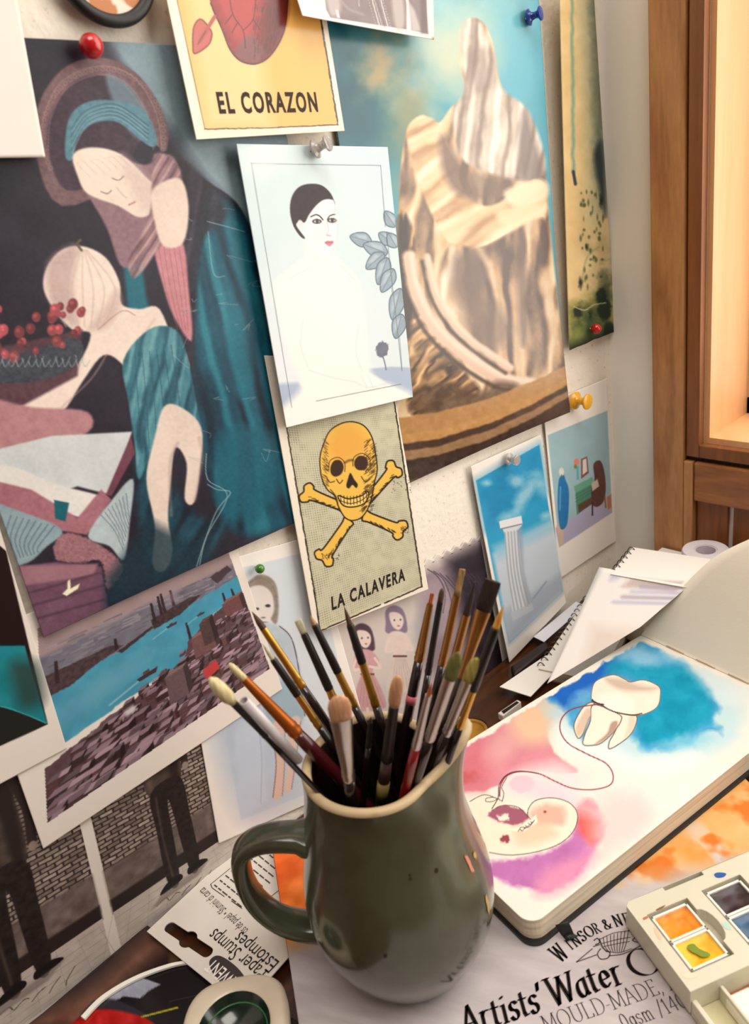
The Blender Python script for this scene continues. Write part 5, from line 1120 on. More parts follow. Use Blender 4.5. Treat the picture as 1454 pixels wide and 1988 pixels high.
# ---- sketchbook
ZB = 0.026
A = hit1((1245, 1232), DESK(ZB)); Lp = hit1((890, 1450), DESK(ZB)); d1 = (Lp - A) / np.linalg.norm(Lp - A); d2 = np.array([d1[1], -d1[0], 0.0])
if d2[1] > 0: d2 = -d2
BL_, BW_ = 0.2212, 0.1164
def paint_book(c):
    c.C[:] = (236, 227, 216)
    c.C += ((fbm(c.X / 40, c.Y / 40, 4) - .5) * 8)[..., None]
    # pink and ochre wash
    pink = [(884, 1465), (960, 1410), (1010, 1374), (1050, 1352), (1090, 1366), (1092, 1400), (1062, 1424), (1078, 1458), (1118, 1492), (1110, 1500), (1040, 1498), (1000, 1500), (960, 1530), (925, 1540), (870, 1530)]
    c.P(pink, (214, 138, 150), sm=1, soft=5, wob=6, ws=24, tex=14, ts=40)
    c.P([(990, 1390), (1040, 1360), (1090, 1370), (1090, 1410), (1060, 1440), (1010, 1440)], (226, 194, 158), sm=1, soft=34, a=.9)
    c.P([(1040, 1350), (1080, 1340), (1100, 1370), (1080, 1396), (1050, 1380)], (200, 196, 186), sm=1, soft=16, a=.8, wob=5, ws=14)
    c.P([(885, 1470), (930, 1440), (960, 1480), (930, 1530), (880, 1520)], (206, 104, 118), sm=1, soft=44, a=.7, wob=8, ws=20)
    c.E(905, 1510, 20, 10, (190, 84, 80), ang=-10, soft=10, a=.6, wob=6, ws=10); c.E(975, 1450, 40, 24, (228, 176, 170), ang=-40, soft=24, a=.6)
    c.P([(1000, 1498), (1080, 1480), (1118, 1496), (1150, 1500), (1120, 1530), (1020, 1550), (985, 1540)], (238, 216, 218), sm=1, soft=26, a=.8)
    c.E(1013, 1522, 24, 17, (222, 178, 190), soft=3, a=.6, wob=3, ws=10)
    # blue wash
    blue = [(1062, 1348), (1110, 1310), (1160, 1280), (1225, 1247), (1262, 1250), (1300, 1268), (1340, 1290), (1380, 1330), (1392, 1372), (1380, 1400), (1400, 1418), (1360, 1424), (1330, 1450), (1260, 1452), (1235, 1440), (1180, 1420), (1140, 1440), (1100, 1400), (1090, 1366)]
    c.P([(1080, 1370), (1200, 1262), (1300, 1262), (1400, 1310), (1440, 1370), (1440, 1430), (1380, 1470), (1260, 1490), (1150, 1470), (1090, 1430)], (176, 214, 226), sm=1, soft=46, a=.75, wob=14, ws=30)
    c.P(blue, (70, 158, 204), sm=1, soft=14, wob=14, ws=26, tex=22, ts=36)
    c.P([(1062, 1348), (1120, 1302), (1170, 1276), (1190, 1290), (1150, 1340), (1110, 1366), (1090, 1372)], (30, 98, 190), sm=1, soft=20, wob=8, ws=20)
    c.P([(1180, 1296), (1260, 1286), (1330, 1300), (1380, 1350), (1374, 1400), (1320, 1430), (1250, 1440), (1240, 1380), (1260, 1330)], (22, 150, 186), sm=1, soft=16, wob=10, ws=20, tex=16, ts=26)
    c.E(1245, 1275, 44, 18, (150, 196, 226), ang=10, soft=18, a=.8, wob=8, ws=18); c.E(1330, 1440, 50, 14, (130, 200, 222), ang=-10, soft=14, a=.7, wob=8, ws=14); c.E(1130, 1352, 26, 12, (120, 178, 218), ang=-35, soft=12, a=.7, wob=5, ws=12)
    c.P([(1290, 1262), (1454, 1322), (1470, 1360), (1400, 1360), (1340, 1300)], (214, 228, 232), sm=1, soft=26, a=.7, wob=8, ws=20)
    c.P([(1090, 1400), (1130, 1440), (1180, 1440), (1240, 1470), (1330, 1460), (1360, 1480), (1260, 1510), (1180, 1480), (1110, 1470), (1070, 1430)], (224, 234, 232), sm=1, soft=26, a=.85)
    c.P([(1180, 1500), (1300, 1490), (1400, 1500), (1350, 1560), (1240, 1580), (1190, 1540)], (232, 226, 224), sm=1, soft=40, a=.6)
    # purple and red wash under the embryo
    c.P([(955, 1672), (1010, 1668), (1060, 1655), (1110, 1622), (1126, 1570), (1150, 1560), (1170, 1600), (1160, 1640), (1120, 1700), (1060, 1732), (1020, 1726), (960, 1700)], (190, 116, 176), sm=1, soft=10, wob=8, ws=18, tex=14, ts=26)
    c.P([(1118, 1572), (1140, 1556), (1166, 1580), (1170, 1610), (1150, 1640), (1128, 1620)], (226, 96, 92), sm=1, soft=18, wob=8, ws=16)
    c.P([(1060, 1690), (1130, 1660), (1160, 1660), (1100, 1726), (1040, 1735)], (228, 150, 178), sm=1, soft=30, a=.8, wob=6, ws=16)
    c.P([(1150, 1560), (1230, 1540), (1270, 1590), (1200, 1650), (1160, 1660)], (240, 196, 196), sm=1, soft=40, a=.7, wob=10, ws=20)
    c.P([(985, 1520), (1060, 1520), (1130, 1545), (1160, 1580), (1120, 1580), (1040, 1550)], (222, 198, 214), sm=1, soft=26, a=.6)
    c.L([(1245, 1232), (1066, 1341), (860, 1468)], (238, 229, 218), 20, soft=4, sm=0, wob=6, ws=16)
    c.L([(1245, 1232), (1470, 1332)], (238, 229, 218), 18, soft=6, sm=0, wob=6, ws=16)
    # embryo
    emb = [(912, 1556), (940, 1543), (968, 1552), (1000, 1570), (1024, 1586), (1026, 1570), (1040, 1554), (1072, 1549), (1104, 1558), (1121, 1580), (1114, 1612), (1086, 1638), (1040, 1654), (990, 1660), (950, 1652), (920, 1620)]
    c.P(emb, (244, 226, 206), sm=1, soft=2, tex=6, ts=20)
    c.P([(1030, 1580), (1060, 1560), (1096, 1572), (1090, 1600), (1040, 1600)], (240, 164, 146), sm=1, soft=14, a=.8, wob=5, ws=10)
    c.P([(1000, 1600), (1060, 1600), (1080, 1624), (1010, 1640)], (244, 190, 160), sm=1, soft=20, a=.7)
    c.P([(948, 1580), (975, 1564), (1010, 1572), (1026, 1588), (1006, 1602), (985, 1598), (960, 1592)], (160, 92, 112), sm=1, soft=4, wob=4, ws=8); c.P([(962, 1584), (985, 1580), (990, 1592), (970, 1594)], (244, 228, 212), soft=3, wob=4, ws=5)
    c.P([(980, 1608), (1006, 1606), (1040, 1582), (1044, 1596), (1020, 1612), (1000, 1614)], (248, 232, 214), soft=3, wob=3, ws=5)
    c.E(981, 1629, 9, 8, (150, 70, 80), soft=4, wob=4, ws=5); c.E(1058, 1576, 3, 2.4, (150, 70, 70), soft=2)
    PEN = (88, 72, 70)
    c.L([(1024, 1586), (1026, 1570), (1040, 1554), (1072, 1549), (1104, 1558), (1121, 1580), (1114, 1612), (1086, 1638), (1040, 1654), (990, 1660), (950, 1655)], PEN, 1.6)
    c.L([(912, 1556), (940, 1543), (968, 1552), (975, 1556)], PEN, 1.4); c.L([(955, 1574), (975, 1564), (1005, 1567), (1024, 1584), (1030, 1590)], PEN, 1.4)
    for k in range(5): c.L([(1038 - k * 5, 1592 + k * 4), (1034 - k * 5, 1597 + k * 4), (1030 - k * 5, 1594 + k * 4)], PEN, 1.2)
    c.L([(1006, 1614), (1012, 1606), (1026, 1606), (1036, 1594)], PEN, 1.3)
    c.L([(966, 1552), (958, 1548), (944, 1550), (944, 1556), (956, 1556), (968, 1550)], PEN, 1.3)
    # tooth
    crown = [(1149, 1360), (1150, 1335), (1160, 1320), (1190, 1310), (1212, 1318), (1224, 1324), (1250, 1320), (1278, 1332), (1282, 1348), (1276, 1372), (1252, 1386), (1226, 1389), (1190, 1381), (1166, 1368)]
    roots = [(1150, 1362), (1166, 1370), (1200, 1384), (1232, 1388), (1234, 1410), (1222, 1432), (1196, 1444), (1184, 1453), (1182, 1440), (1192, 1422), (1170, 1440), (1150, 1447), (1132, 1445), (1128, 1432), (1120, 1433), (1114, 1412), (1122, 1384), (1138, 1366)]
    R1 = [(1152, 1364), (1135, 1370), (1120, 1392), (1114, 1412), (1122, 1433), (1132, 1424), (1142, 1396), (1154, 1382)]
    R2 = [(1152, 1368), (1200, 1386), (1206, 1398), (1192, 1420), (1168, 1442), (1150, 1447), (1132, 1445), (1136, 1424), (1146, 1400)]
    R3 = [(1198, 1384), (1234, 1388), (1232, 1412), (1216, 1434), (1184, 1454), (1183, 1440), (1192, 1424), (1200, 1404)]
    for q_ in (R1, R3, R2): c.P(q_, (241, 229, 212), sm=1, soft=2, out=(112, 92, 84), ow=1.0)
    c.P([(1138, 1376), (1148, 1384), (1138, 1412), (1124, 1430), (1118, 1412)], (206, 178, 156), sm=1, soft=6, a=.8)
    c.P([(1186, 1404), (1198, 1400), (1196, 1414), (1174, 1436), (1154, 1445), (1178, 1424)], (176, 140, 126), sm=1, soft=4, a=.9)
    c.P([(1222, 1392), (1233, 1392), (1230, 1414), (1212, 1434), (1218, 1412)], (222, 202, 182), sm=1, soft=6, a=.8)
    c.P(crown, (242, 229, 212), sm=1, soft=2, tex=6, ts=16)
    c.P([(1176, 1316), (1212, 1320), (1240, 1330), (1276, 1336), (1250, 1342), (1210, 1340), (1186, 1330)], (198, 172, 152), sm=1, soft=10, a=.8); c.P([(1160, 1350), (1220, 1352), (1230, 1380), (1190, 1378)], (248, 240, 228), sm=1, soft=14, a=.7)
    c.L(crown, (120, 100, 92), 1.6, closed=True); None
    c.L([(1149, 1360), (1166, 1368), (1190, 1381), (1226, 1388), (1246, 1385)], (60, 46, 46), 2.2)
    # thread from tooth to embryo
    TH = (150, 44, 62)
    c.L([(1170, 1367), (1140, 1370), (1108, 1378), (1090, 1396), (1088, 1420), (1104, 1444), (1140, 1464), (1176, 1482), (1190, 1504), (1184, 1524), (1150, 1533), (1110, 1530), (1076, 1516), (1046, 1502), (1010, 1498), (984, 1506), (972, 1524), (970, 1546)], TH, 2.2)
    c.L([(1046, 1502), (1010, 1497), (984, 1504), (969, 1524), (967, 1548), (955, 1570)], (70, 58, 56), 1.7); c.L([(975, 1556), (978, 1540), (974, 1528), (984, 1509)], (70, 58, 56), 1.3)
    c.L([(1150, 1358), (1156, 1364), (1172, 1368)], (50, 40, 40), 2)
bookroot = empty('sketchbook', A); tag(bookroot, 'open black sketchbook painted with a tooth and embryo in watercolour', 'sketchbook')
def rounded(o, e1, e2, L, Wd, r, n=6):
    P = []
    for (cx, cy, a0) in ((r, r, 180), (L - r, r, 270), (L - r, Wd - r, 0), (r, Wd - r, 90)):
        rr_ = r if cx > r + 1e-9 else 0.0005
        for i in range(n + 1):
            a = math.radians(a0 + 90 * i / n); sx = cx if rr_ == r else rr_; sy = cy
            if rr_ != r: sy = rr_ if cy == r else Wd - rr_
            P.append(o + e1 * (sx + rr_ * math.cos(a)) + e2 * (sy + rr_ * math.sin(a)))
    return P
# painted page sheet (a grid), its two outer corners rounded
def page_sheet():
    quad = [tuple(proj(p)) for p in (A, A + d1 * BL_, A + d1 * BL_ + d2 * BW_, A + d2 * BW_)]
    q = [np.array(p) for p in quad]; nu, nv = 400, 290
    cv = Cv(quad, nu, nv, (242, 233, 222)); paint_book(cv)
    x = cv.U * BL_; y = cv.V * BW_; r = 0.008
    P = A + x[..., None] * d1 + y[..., None] * d2
    # pull the two outer corners in onto an arc
    for cy in (r, BW_ - r):
        dx = x - (BL_ - r); dy = (cy - y) if cy == r else (y - cy)
        m = (dx > 0) & (dy > 0); rr_ = np.hypot(dx, dy); mx = np.maximum(dx, dy); k = np.where(m & (rr_ > 0), mx / np.maximum(rr_, 1e-9), 1.0)
        P = P + ((k - 1) * np.where(m, dx, 0))[..., None] * d1 + ((k - 1) * np.where(m, dy, 0) * (-1 if cy == r else 1))[..., None] * d2
    P = P + nz * (0.0006 * np.sin(np.clip(cv.U / .06, 0, 1) * math.pi / 2) - .0006)[..., None]
    return link('painted_page', grid_mesh('painted_page', P, cv.C, -nz * 0.0005, (236, 226, 212)), M_paper, bookroot)
page_sheet()
for i, (z1, z0, ins) in enumerate(((ZB - 0.0007, 0.0205, 0.0004), (0.0204, 0.0122, 0.0010))):
    MB().prism(rounded(A - nz * ZB, d1, d2, BL_ - ins, BW_ - ins, 0.008), nz * z0, nz * z1).build('page_block', M_cream, bookroot)
MB().prism(rounded(A - nz * ZB - d1 * .0005 - d2 * .0003, d1, d2, BL_ + 0.0012, BW_ + 0.0012, 0.008), nz * 0.0104, nz * 0.0121).build('cover', M_black, bookroot)
# raised facing leaf, curving up from the spine
def rx(px, x):
    d = ray(np.array(px[0]), np.array(px[1])); return CAM + d * ((x - CAM[0]) / d[0])
le = cat([A, rx((1300, 1166), 0.436), rx((1376, 1090), 0.449), rx((1454, 1047), 0.458), rx((1560, 1010), 0.464)], False, 8)
nv = 14; Pl = np.array([[p + d2 * BW_ * j / nv for p in le] for j in range(nv + 1)]); nrm = np.array([0.55, 0.08, 0.3]); nrm /= np.linalg.norm(nrm)
me = grid_mesh('facing_leaf', Pl, np.broadcast_to(np.array((236, 226, 210.)), Pl.shape), -nz * 0.0, (230, 220, 205), False)
lf = link('facing_leaf', me, M_paper, bookroot)
sd = lf.modifiers.new('thickness', 'SOLIDIFY'); sd.thickness = 0.0022; sd.offset = -1
for k in range(4):
    t0 = 0.18 + k * 0.2
    MB().tube([A + nz * .0004 + d2 * BW_ * t0, A + nz * .0008 + d2 * BW_ * (t0 + .07), A + nz * .0004 + d2 * BW_ * (t0 + .12)], 0.0004, 6).build('stitch', M_cream, bookroot, True)
# ribbon marker at the front corner
rb = [hit1((1090, 1792), DESK(0.019)), hit1((1098, 1806), DESK(0.015)), hit1((1104, 1814), DESK(0.0125)), hit1((1113, 1824), DESK(0.0108))]
rb = cat(rb, False, 5); wv = np.array([0.72, -0.42, 0.0]); V = []; Fc = []
for i, p in enumerate(rb): V += [p - wv * 0.0038, p + wv * 0.0034 + nz * 0.0012 * math.sin(i * .5)]
for i in range(len(rb) - 1): Fc.append((2 * i, 2 * i + 1, 2 * i + 3, 2 * i + 2))
rbo = link('ribbon', mesh('ribbon', V, Fc), M_black, bookroot, True); so = rbo.modifiers.new('thickness', 'SOLIDIFY'); so.thickness = 0.0004

# ---- jug
JB = np.array([0.149, -0.125, ZP]); JH = 0.1175
M_glaze = mat('sage_glaze', (72, 74, 56), 0.2, spec=0.5, coat=0.35, noise=(38, (58, 52, 37), 0.8, 0.42, 0.7), bump=(60, 0.06, 0.001))
M_glazein = mat('dark_inside_glaze', (44, 34, 26), 0.35)
M_rim = mat('bare_rim', (196, 172, 136), 0.45, noise=(120, (150, 122, 88), 0.6, 0.5, 0.7))
sp = np.array([0.745, -0.667, 0.0]); sq = np.array([0.667, 0.745, 0.0])       # towards the spout, and across it
prof = [(0, .0225), (.012, .0242), (.05, .0285), (.15, .0352), (.25, .0405), (.35, .0428), (.45, .0426), (.55, .0405), (.65, .0377), (.75, .0355), (.85, .0335), (.93, .0315), (1.0, .0312)]
seg = 72
def jug_pt(t, r, a):
    """surface point; the lip is drawn out to a spout near the top"""
    k = max(0.0, (t - 0.74) / 0.26) ** 2.0; s = math.exp(-(a / 0.31) ** 2)
    out = r + 0.0110 * k * s; up = 0.0120 * k * s
    narrow = 1 - 0.10 * k * math.exp(-((abs(a) - 0.75) / 0.4) ** 2)
    return JB + nz * (t * JH + up) + out * narrow * (sp * math.cos(a) + sq * math.sin(a))
def jug_surface(rows, off):
    V = []; Fc = []
    for t, r in rows:
        for j in range(seg):
            a = -math.pi + 2 * math.pi * j / seg; V.append(jug_pt(t, r + off, a))
    for i in range(len(rows) - 1):
        for j in range(seg): jj = (j + 1) % seg; Fc.append((i * seg + j, i * seg + jj, (i + 1) * seg + jj, (i + 1) * seg + j))
    return V, Fc
ts = np.linspace(0, 1, 40); rs = np.interp(ts, [p[0] for p in prof], [p[1] for p in prof])
for _ in range(3): rs[2:-2] = (rs[1:-3] + 2 * rs[2:-2] + rs[3:-1]) / 4
jug = empty('jug', JB); tag(jug, 'sage green glazed ceramic jug full of paintbrushes', 'jug')
V, Fc = jug_surface(list(zip(ts, rs)), 0); V.append(JB + nz * .001); c0 = len(V) - 1
Fc += [(j, c0, (j + 1) % seg) for j in range(seg)]
ob = link('body', recalc(mesh('body', V, Fc)), M_glaze, jug, True); ob.modifiers.new('smooth', 'SUBSURF').render_levels = 1
V, Fc = jug_surface([(max(t, .035), r) for t, r in zip(ts, rs)][1:], -0.0042); c0 = len(V); V.append(JB + nz * .0042); Fc += [(j, (j + 1) % seg, c0) for j in range(seg)]
link('lining', recalc(mesh('lining', V, Fc)), M_glazein, jug, True)
rimc = [(jug_pt(1, .0312, a) + jug_pt(1, .0312 - .0042, a)) / 2 for a in np.linspace(-math.pi, math.pi, 96, False)]
MB().tube(rimc, 0.0021, 10, True).build('rim', M_rim, jug, True)
# handle
hd = -sp
hp = [(0.030, .0790), (0.043, .0825), (0.0565, .0828), (0.0655, .0770), (0.0680, .0620), (0.0655, .0470), (0.0580, .0345), (0.047, .0275), (0.037, .0255)]
hp = cat([(a, b_) for a, b_ in hp], False, 5)
V = []; Fc = []; n = len(hp); sg = 16
for i, (a, z) in enumerate(hp):
    p = JB + hd * a + nz * z
    q0 = hp[max(i - 1, 0)]; q1 = hp[min(i + 1, n - 1)]; d = np.array([q1[0] - q0[0], q1[1] - q0[1]]); d /= np.linalg.norm(d)
    nn = hd * -d[1] + nz * d[0]
    f = i / (n - 1); wth = 0.0086 - 0.002 * math.sin(f * math.pi) + 0.002 * (f < .1); thk = 0.0040 + 0.0024 * abs(f - .5)
    for j in range(sg):
        t = 2 * math.pi * j / sg; V.append(p + sq * wth * math.copysign(abs(math.cos(t)) ** .8, math.cos(t)) + nn * thk * math.copysign(abs(math.sin(t)) ** .8, math.sin(t)))
for i in range(n - 1):
    for j in range(sg): jj = (j + 1) % sg; Fc.append((i * sg + j, i * sg + jj, (i + 1) * sg + jj, (i + 1) * sg + j))
Fc += [tuple(range(sg)), tuple(range((n - 1) * sg, n * sg))]
link('handle', recalc(mesh('handle', V, Fc)), M_glaze, jug, True)
# spots of paint on the glaze: thin patches that follow the body
def jug_patch(px, w, h, m, seedk, ang=0):
    d = ray(np.array(px[0]), np.array(px[1])); d = d / np.linalg.norm(d); best = None
    for s in np.linspace(.2, .6, 1600):
        p = CAM + d * s; t = (p[2] - JB[2]) / JH
        if 0 < t < 1 and np.linalg.norm((p - JB)[:2]) < np.interp(t, ts, rs): best = p; break
    if best is None: return
    nrm = np.array([*(best - JB)[:2], 0.0]); nrm /= np.linalg.norm(nrm); u = np.cross(nz, nrm)
    rr = np.random.default_rng(seedk); pts = []
    for i in range(14):
        a = 2 * math.pi * i / 14; k = .7 + .5 * rr.random(); x = w * k * math.cos(a); y = h * k * math.sin(a); x, y = x * math.cos(ang) - y * math.sin(ang), x * math.sin(ang) + y * math.cos(ang)
        z = best[2] + y; t = (z - JB[2]) / JH; r = np.interp(t, ts, rs) + .00025; a0 = math.atan2(nrm[1], nrm[0]) + x / r
        pts.append(np.array([JB[0] + r * math.cos(a0), JB[1] + r * math.sin(a0), z]))
    c0 = sum(pts) / 14; t = (c0[2] - JB[2]) / JH; r = np.interp(t, ts, rs) + .0003; a0 = math.atan2(c0[1] - JB[1], c0[0] - JB[0]); c0 = np.array([JB[0] + r * math.cos(a0), JB[1] + r * math.sin(a0), c0[2]])
    link('paint_spot', mesh('paint_spot', pts + [c0], [(i, (i + 1) % 14, 14) for i in range(14)]), m, jug, True)
M_sal = mat('salmon_paint', (206, 128, 104), 0.4); M_pale = mat('pale_paint', (206, 206, 190), 0.35); M_och = mat('ochre_paint', (186, 148, 84), 0.4)
jug_patch((910, 1676), .0011, .0054, M_sal, 21, .1); jug_patch((921, 1660), .0013, .0018, M_och, 22); jug_patch((946, 1755), .0012, .0055, M_och, 4); jug_patch((796, 1705), .0006, .0006, M_inkb, 5); jug_patch((796, 1698), .0005, .0005, M_inkb, 6); jug_patch((748, 1855), .0008, .001, M_inkb, 7); jug_patch((847, 1690), .001, .001, M_inkb, 8)

# ---- brushes
BM = {
 'cream': mat('cream_bristle', (222, 206, 160), 0.7, stretch=(900, 900, 60), noise=(1, (168, 148, 96), 0.7, 0.4, 0.65)),
 'tan': mat('tan_bristle', (176, 138, 92), 0.7, stretch=(900, 900, 60), noise=(1, (110, 80, 48), 0.7, 0.4, 0.65)),
 'pink': mat('pink_tan_bristle', (212, 160, 122), 0.7, stretch=(900, 900, 60), noise=(1, (170, 112, 78), 0.6, 0.4, 0.65)),
 'green': mat('green_stained_bristle', (122, 118, 54), 0.7, stretch=(900, 900, 60), noise=(1, (62, 66, 30), 0.8, 0.4, 0.65)),
 'olive': mat('olive_bristle', (172, 156, 78), 0.7, stretch=(900, 900, 60), noise=(1, (108, 96, 44), 0.7, 0.4, 0.65)),
 'black': mat('black_bristle', (34, 22, 20), 0.6, stretch=(900, 900, 60), noise=(1, (60, 44, 36), 0.5, 0.4, 0.65)),
 'sable': mat('sable_bristle', (84, 54, 34), 0.6, stretch=(900, 900, 60), noise=(1, (40, 24, 16), 0.7, 0.4, 0.65)),
 'grey': mat('pale_grey_bristle', (190, 182, 150), 0.7, stretch=(900, 900, 60), noise=(1, (130, 122, 96), 0.7, 0.4, 0.65)),
 'yellow': mat('yellow_bristle', (214, 160, 62), 0.6, stretch=(900, 900, 60), noise=(1, (206, 110, 40), 0.7, 0.4, 0.65)),
 'rust': mat('rust_bristle', (170, 84, 40), 0.6, stretch=(900, 900, 60), noise=(1, (110, 50, 24), 0.7, 0.4, 0.65)),
}
FM = {'gold': mat('gold_ferrule', (226, 176, 84), 0.28, metal=1.0), 'copper': mat('copper_ferrule', (186, 134, 82), 0.32, metal=1.0), 'silver': mat('silver_ferrule', (206, 196, 190), 0.28, metal=1.0), 'orange': mat('orange_copper_ferrule', (196, 108, 42), 0.35, metal=0.8), 'blackf': mat('black_ferrule', (26, 20, 20), 0.35)}
HMt = {'black': mat('black_lacquer', (24, 14, 14), 0.22, coat=0.5), 'maroon': mat('maroon_lacquer', (66, 16, 20), 0.22, coat=0.5), 'red': mat('red_lacquer', (128, 24, 30), 0.22, coat=0.5), 'brown': mat('brown_lacquer', (62, 40, 36), 0.3, coat=0.4), 'olive': mat('olive_lacquer', (128, 112, 62), 0.3, coat=0.4)}
def brush(label, tip, b_end, f_end, rim, wb, wf, wh, br, fe, ha, style='point', flat=1.0, low=None, extra=None, mid=None):
    """tip, bristle end, ferrule end and rim crossing in photo pixels; widths in pixels there"""
    zr = JB[2] + JH - 0.004; q = hit1(rim, DESK(zr)); lim = 0.0265 - 0.5 * wh * 0.36 / F
    dt = ray(np.array(tip[0]), np.array(tip[1])); nn = np.cross(dt, q - CAM); nn /= np.linalg.norm(nn)
    ld = np.array([-nn[1], nn[0]]) / np.hypot(nn[0], nn[1])          # direction of that plane's trace on any level
    cand = [q[:2] + ld * t for t in np.linspace(-.05, .05, 401)]
    ok = [p for p in cand if np.linalg.norm(p - JB[:2]) < lim]
    q2 = min(ok, key=lambda p: np.linalg.norm(p - q[:2])) if ok else min(cand, key=lambda p: np.linalg.norm(p - JB[:2]))
    q = np.array([q2[0], q2[1], zr])
    # foot of the brush: low in the jug, in the plane that the tip's sight line and q span
    for zf in np.linspace(JB[2] + 0.009, JB[2] + 0.06, 18):
        h = nn @ (np.array([JB[0], JB[1], zf]) - CAM); g = nn[:2] / (nn[:2] @ nn[:2])
        foot = JB[:2] - g * h
        if np.linalg.norm(foot - JB[:2]) < np.interp((zf - JB[2]) / JH, ts, rs) - 0.0075: break
    ft = np.array([foot[0], foot[1], zf]); ax = q - ft; ax /= np.linalg.norm(ax)
    def along(px):                               # nearest point on the brush axis to a sight line
        d = ray(np.array(px[0]), np.array(px[1])); d = d / np.linalg.norm(d); w0 = ft - CAM; b_ = ax @ d; dd = ax @ w0; e = d @ w0
        return (b_ * e - dd) / (1 - b_ * b_)
    Lt, Lb, Lf = along(tip), along(b_end), along(f_end)
    view = (ft + ax * Lf) - CAM; dep = view @ R[:, 2]; u = np.cross(ax, view / np.linalg.norm(view)); u /= np.linalg.norm(u); w = np.cross(ax, u)
    k = lambda pxw: pxw * dep / F / 2
    o = empty('paintbrush', ft); tag(o, label, 'paintbrush', 'paintbrushes in the green jug')
    rb_, rf, rh = k(wb), k(wf), k(wh); B = Lt - Lb; fl = flat
    if style == 'point': pr = [(0, rf * .92), (.15, rb_), (.4, rb_ * .95), (.7, rb_ * .55), (.9, rb_ * .2), (1, .00012)]
    elif style == 'filbert': pr = [(0, rf * .92), (.2, rb_), (.55, rb_ * 1.04), (.8, rb_ * .85), (.93, rb_ * .5), (1, rb_ * .12)]
    elif style == 'flat': pr = [(0, rf * .95), (.3, rb_ * .98), (.85, rb_), (.97, rb_ * .96), (1, rb_ * .9)]
    else: pr = [(0, rf * .9), (.25, rb_), (.6, rb_ * 1.02), (.85, rb_ * .8), (1, rb_ * .3)]
    fb = lambda t: fl if style in ('flat', 'filbert') else 1.0
    MB().lathe(ft + ax * Lb, ax, u, w, [(t * B, r, max(r * fb(t) * (1 - .5 * t * (style == 'flat')), .0001)) for t, r in pr], 18).build('bristles', BM[br], o, True)
    fr = [(Lf, rh * 1.02), (Lf + (Lb - Lf) * .06, rh * 1.12), (Lf + (Lb - Lf) * .09, rh * .98), (Lf + (Lb - Lf) * .13, rh * 1.12), (Lf + (Lb - Lf) * .17, rh * 1.0), (Lf + (Lb - Lf) * .6, (rh + rf) / 2), (Lb + .0006, rf)]
    MB().lathe(ft, ax, u, w, [(t, r, r * (1 + (fl - 1) * ((t - Lf) / (Lb - Lf + 1e-9)) ** 1.5)) for t, r in fr], 20).build('ferrule', FM[fe], o, auto=40)
    hr = [(0, .0011), (Lf * .3, rh * .7), (Lf * .75, rh * 1.08), (Lf * .93, rh * 1.1), (Lf + .0004, rh * .95)]
    MB().lathe(ft, ax, u, w, [(t, r, r) for t, r in hr], 18).build('handle', HMt[ha], o, True)
    if mid is not None:                          # dark sleeve over the upper part of the ferrule
        Lm = along(mid); rm = rh + (rf - rh) * (Lm - Lf) / (Lb - Lf)
        MB().lathe(ft, ax, u, w, [(Lm, rm * 1.12, rm * 1.12), (Lm + .001, rm * 1.2, rm * 1.2), (Lm + .0016, rm * 1.1, rm * 1.1), (Lm + .0022, rm * 1.18, rm * 1.18), (Lb, rf * 1.12, rf * 1.12), (Lb + .001, rf * .9, rf * .9)], 18).build('sleeve', FM['blackf'], o, auto=40)
    if extra == 'band':
        MB().lathe(ft, ax, u, w, [(Lf * .80, rh * 1.12, rh * 1.12), (Lf * .90, rh * 1.14, rh * 1.14)], 18).build('band', HMt['olive'], o, True)
    if extra == 'label':
        t = Lf * .86; MB().lathe(ft, ax, u, w, [(t, rh * 1.13, rh * 1.13), (t + .004, rh * 1.13, rh * 1.13)], 18).build('band', mat('pink_band', (196, 96, 110), .4), o, True)
    return ft, ax, u, w, Lf, Lb, Lt, k
g_ = brush
b1 = g_('brush with a fat cream tip leaning furthest left', (408, 1317), (462, 1358), (520, 1428), (606, 1525), 26, 15, 11, 'cream', 'blackf', 'black', 'round')
g_('brush with a copper ferrule and thick maroon handle, leaning left', (445, 1288), (480, 1315), (577, 1423), (640, 1490), 13, 16, 26, 'cream', 'orange', 'maroon', 'round')
g_('dark pointed brush with a long gold ferrule at the left', (489, 1187), (513, 1222), (588, 1333), (652, 1430), 13, 14, 16, 'sable', 'gold', 'black')
g_('white tipped slim black brush below the dark pointed one', (509, 1249), (530, 1283), (625, 1408), (660, 1470), 9, 12, 15, 'grey', 'gold', 'black', mid=(577, 1350))
g_('pale flat tipped brush with black ferrule, left of centre', (578, 1204), (592, 1233), (660, 1368), (690, 1450), 14, 13, 16, 'grey', 'gold', 'black', 'flat', 0.5, mid=(643, 1336))
g_('slim brush with short tan tip in front of the skull card', (602, 1195), (612, 1216), (693, 1369), (722, 1440), 9, 12, 16, 'tan', 'gold', 'black', mid=(656, 1305))
g_('pointed dark brush rising to the skull card caption', (668, 1177), (680, 1215), (734, 1369), (752, 1440), 10, 13, 17, 'sable', 'gold', 'black', mid=(705, 1286))
g_('wide round pink tan brush with silver ferrule at the front', (656, 1350), (662, 1398), (678, 1512), (684, 1560), 42, 42, 24, 'pink', 'silver', 'black', 'filbert', 0.45)
g_('soft pinkish oval brush with brown handle in the middle', (773, 1311), (768, 1374), (752, 1476), (744, 1525), 24, 19, 22, 'pink', 'blackf', 'brown', 'filbert', 0.7, extra='band')
g_('short rust tipped brush with copper ferrule and pink banded handle', (839, 1152), (836, 1176), (819, 1284), (790, 1400), 8, 13, 19, 'rust', 'copper', 'black', 'flat', 0.6, extra='label')
g_('dark slim brush with brown tip beside the rust tipped one', (859, 1142), (855, 1172), (838, 1310), (812, 1420), 11, 12, 13, 'sable', 'blackf', 'black', 'round')
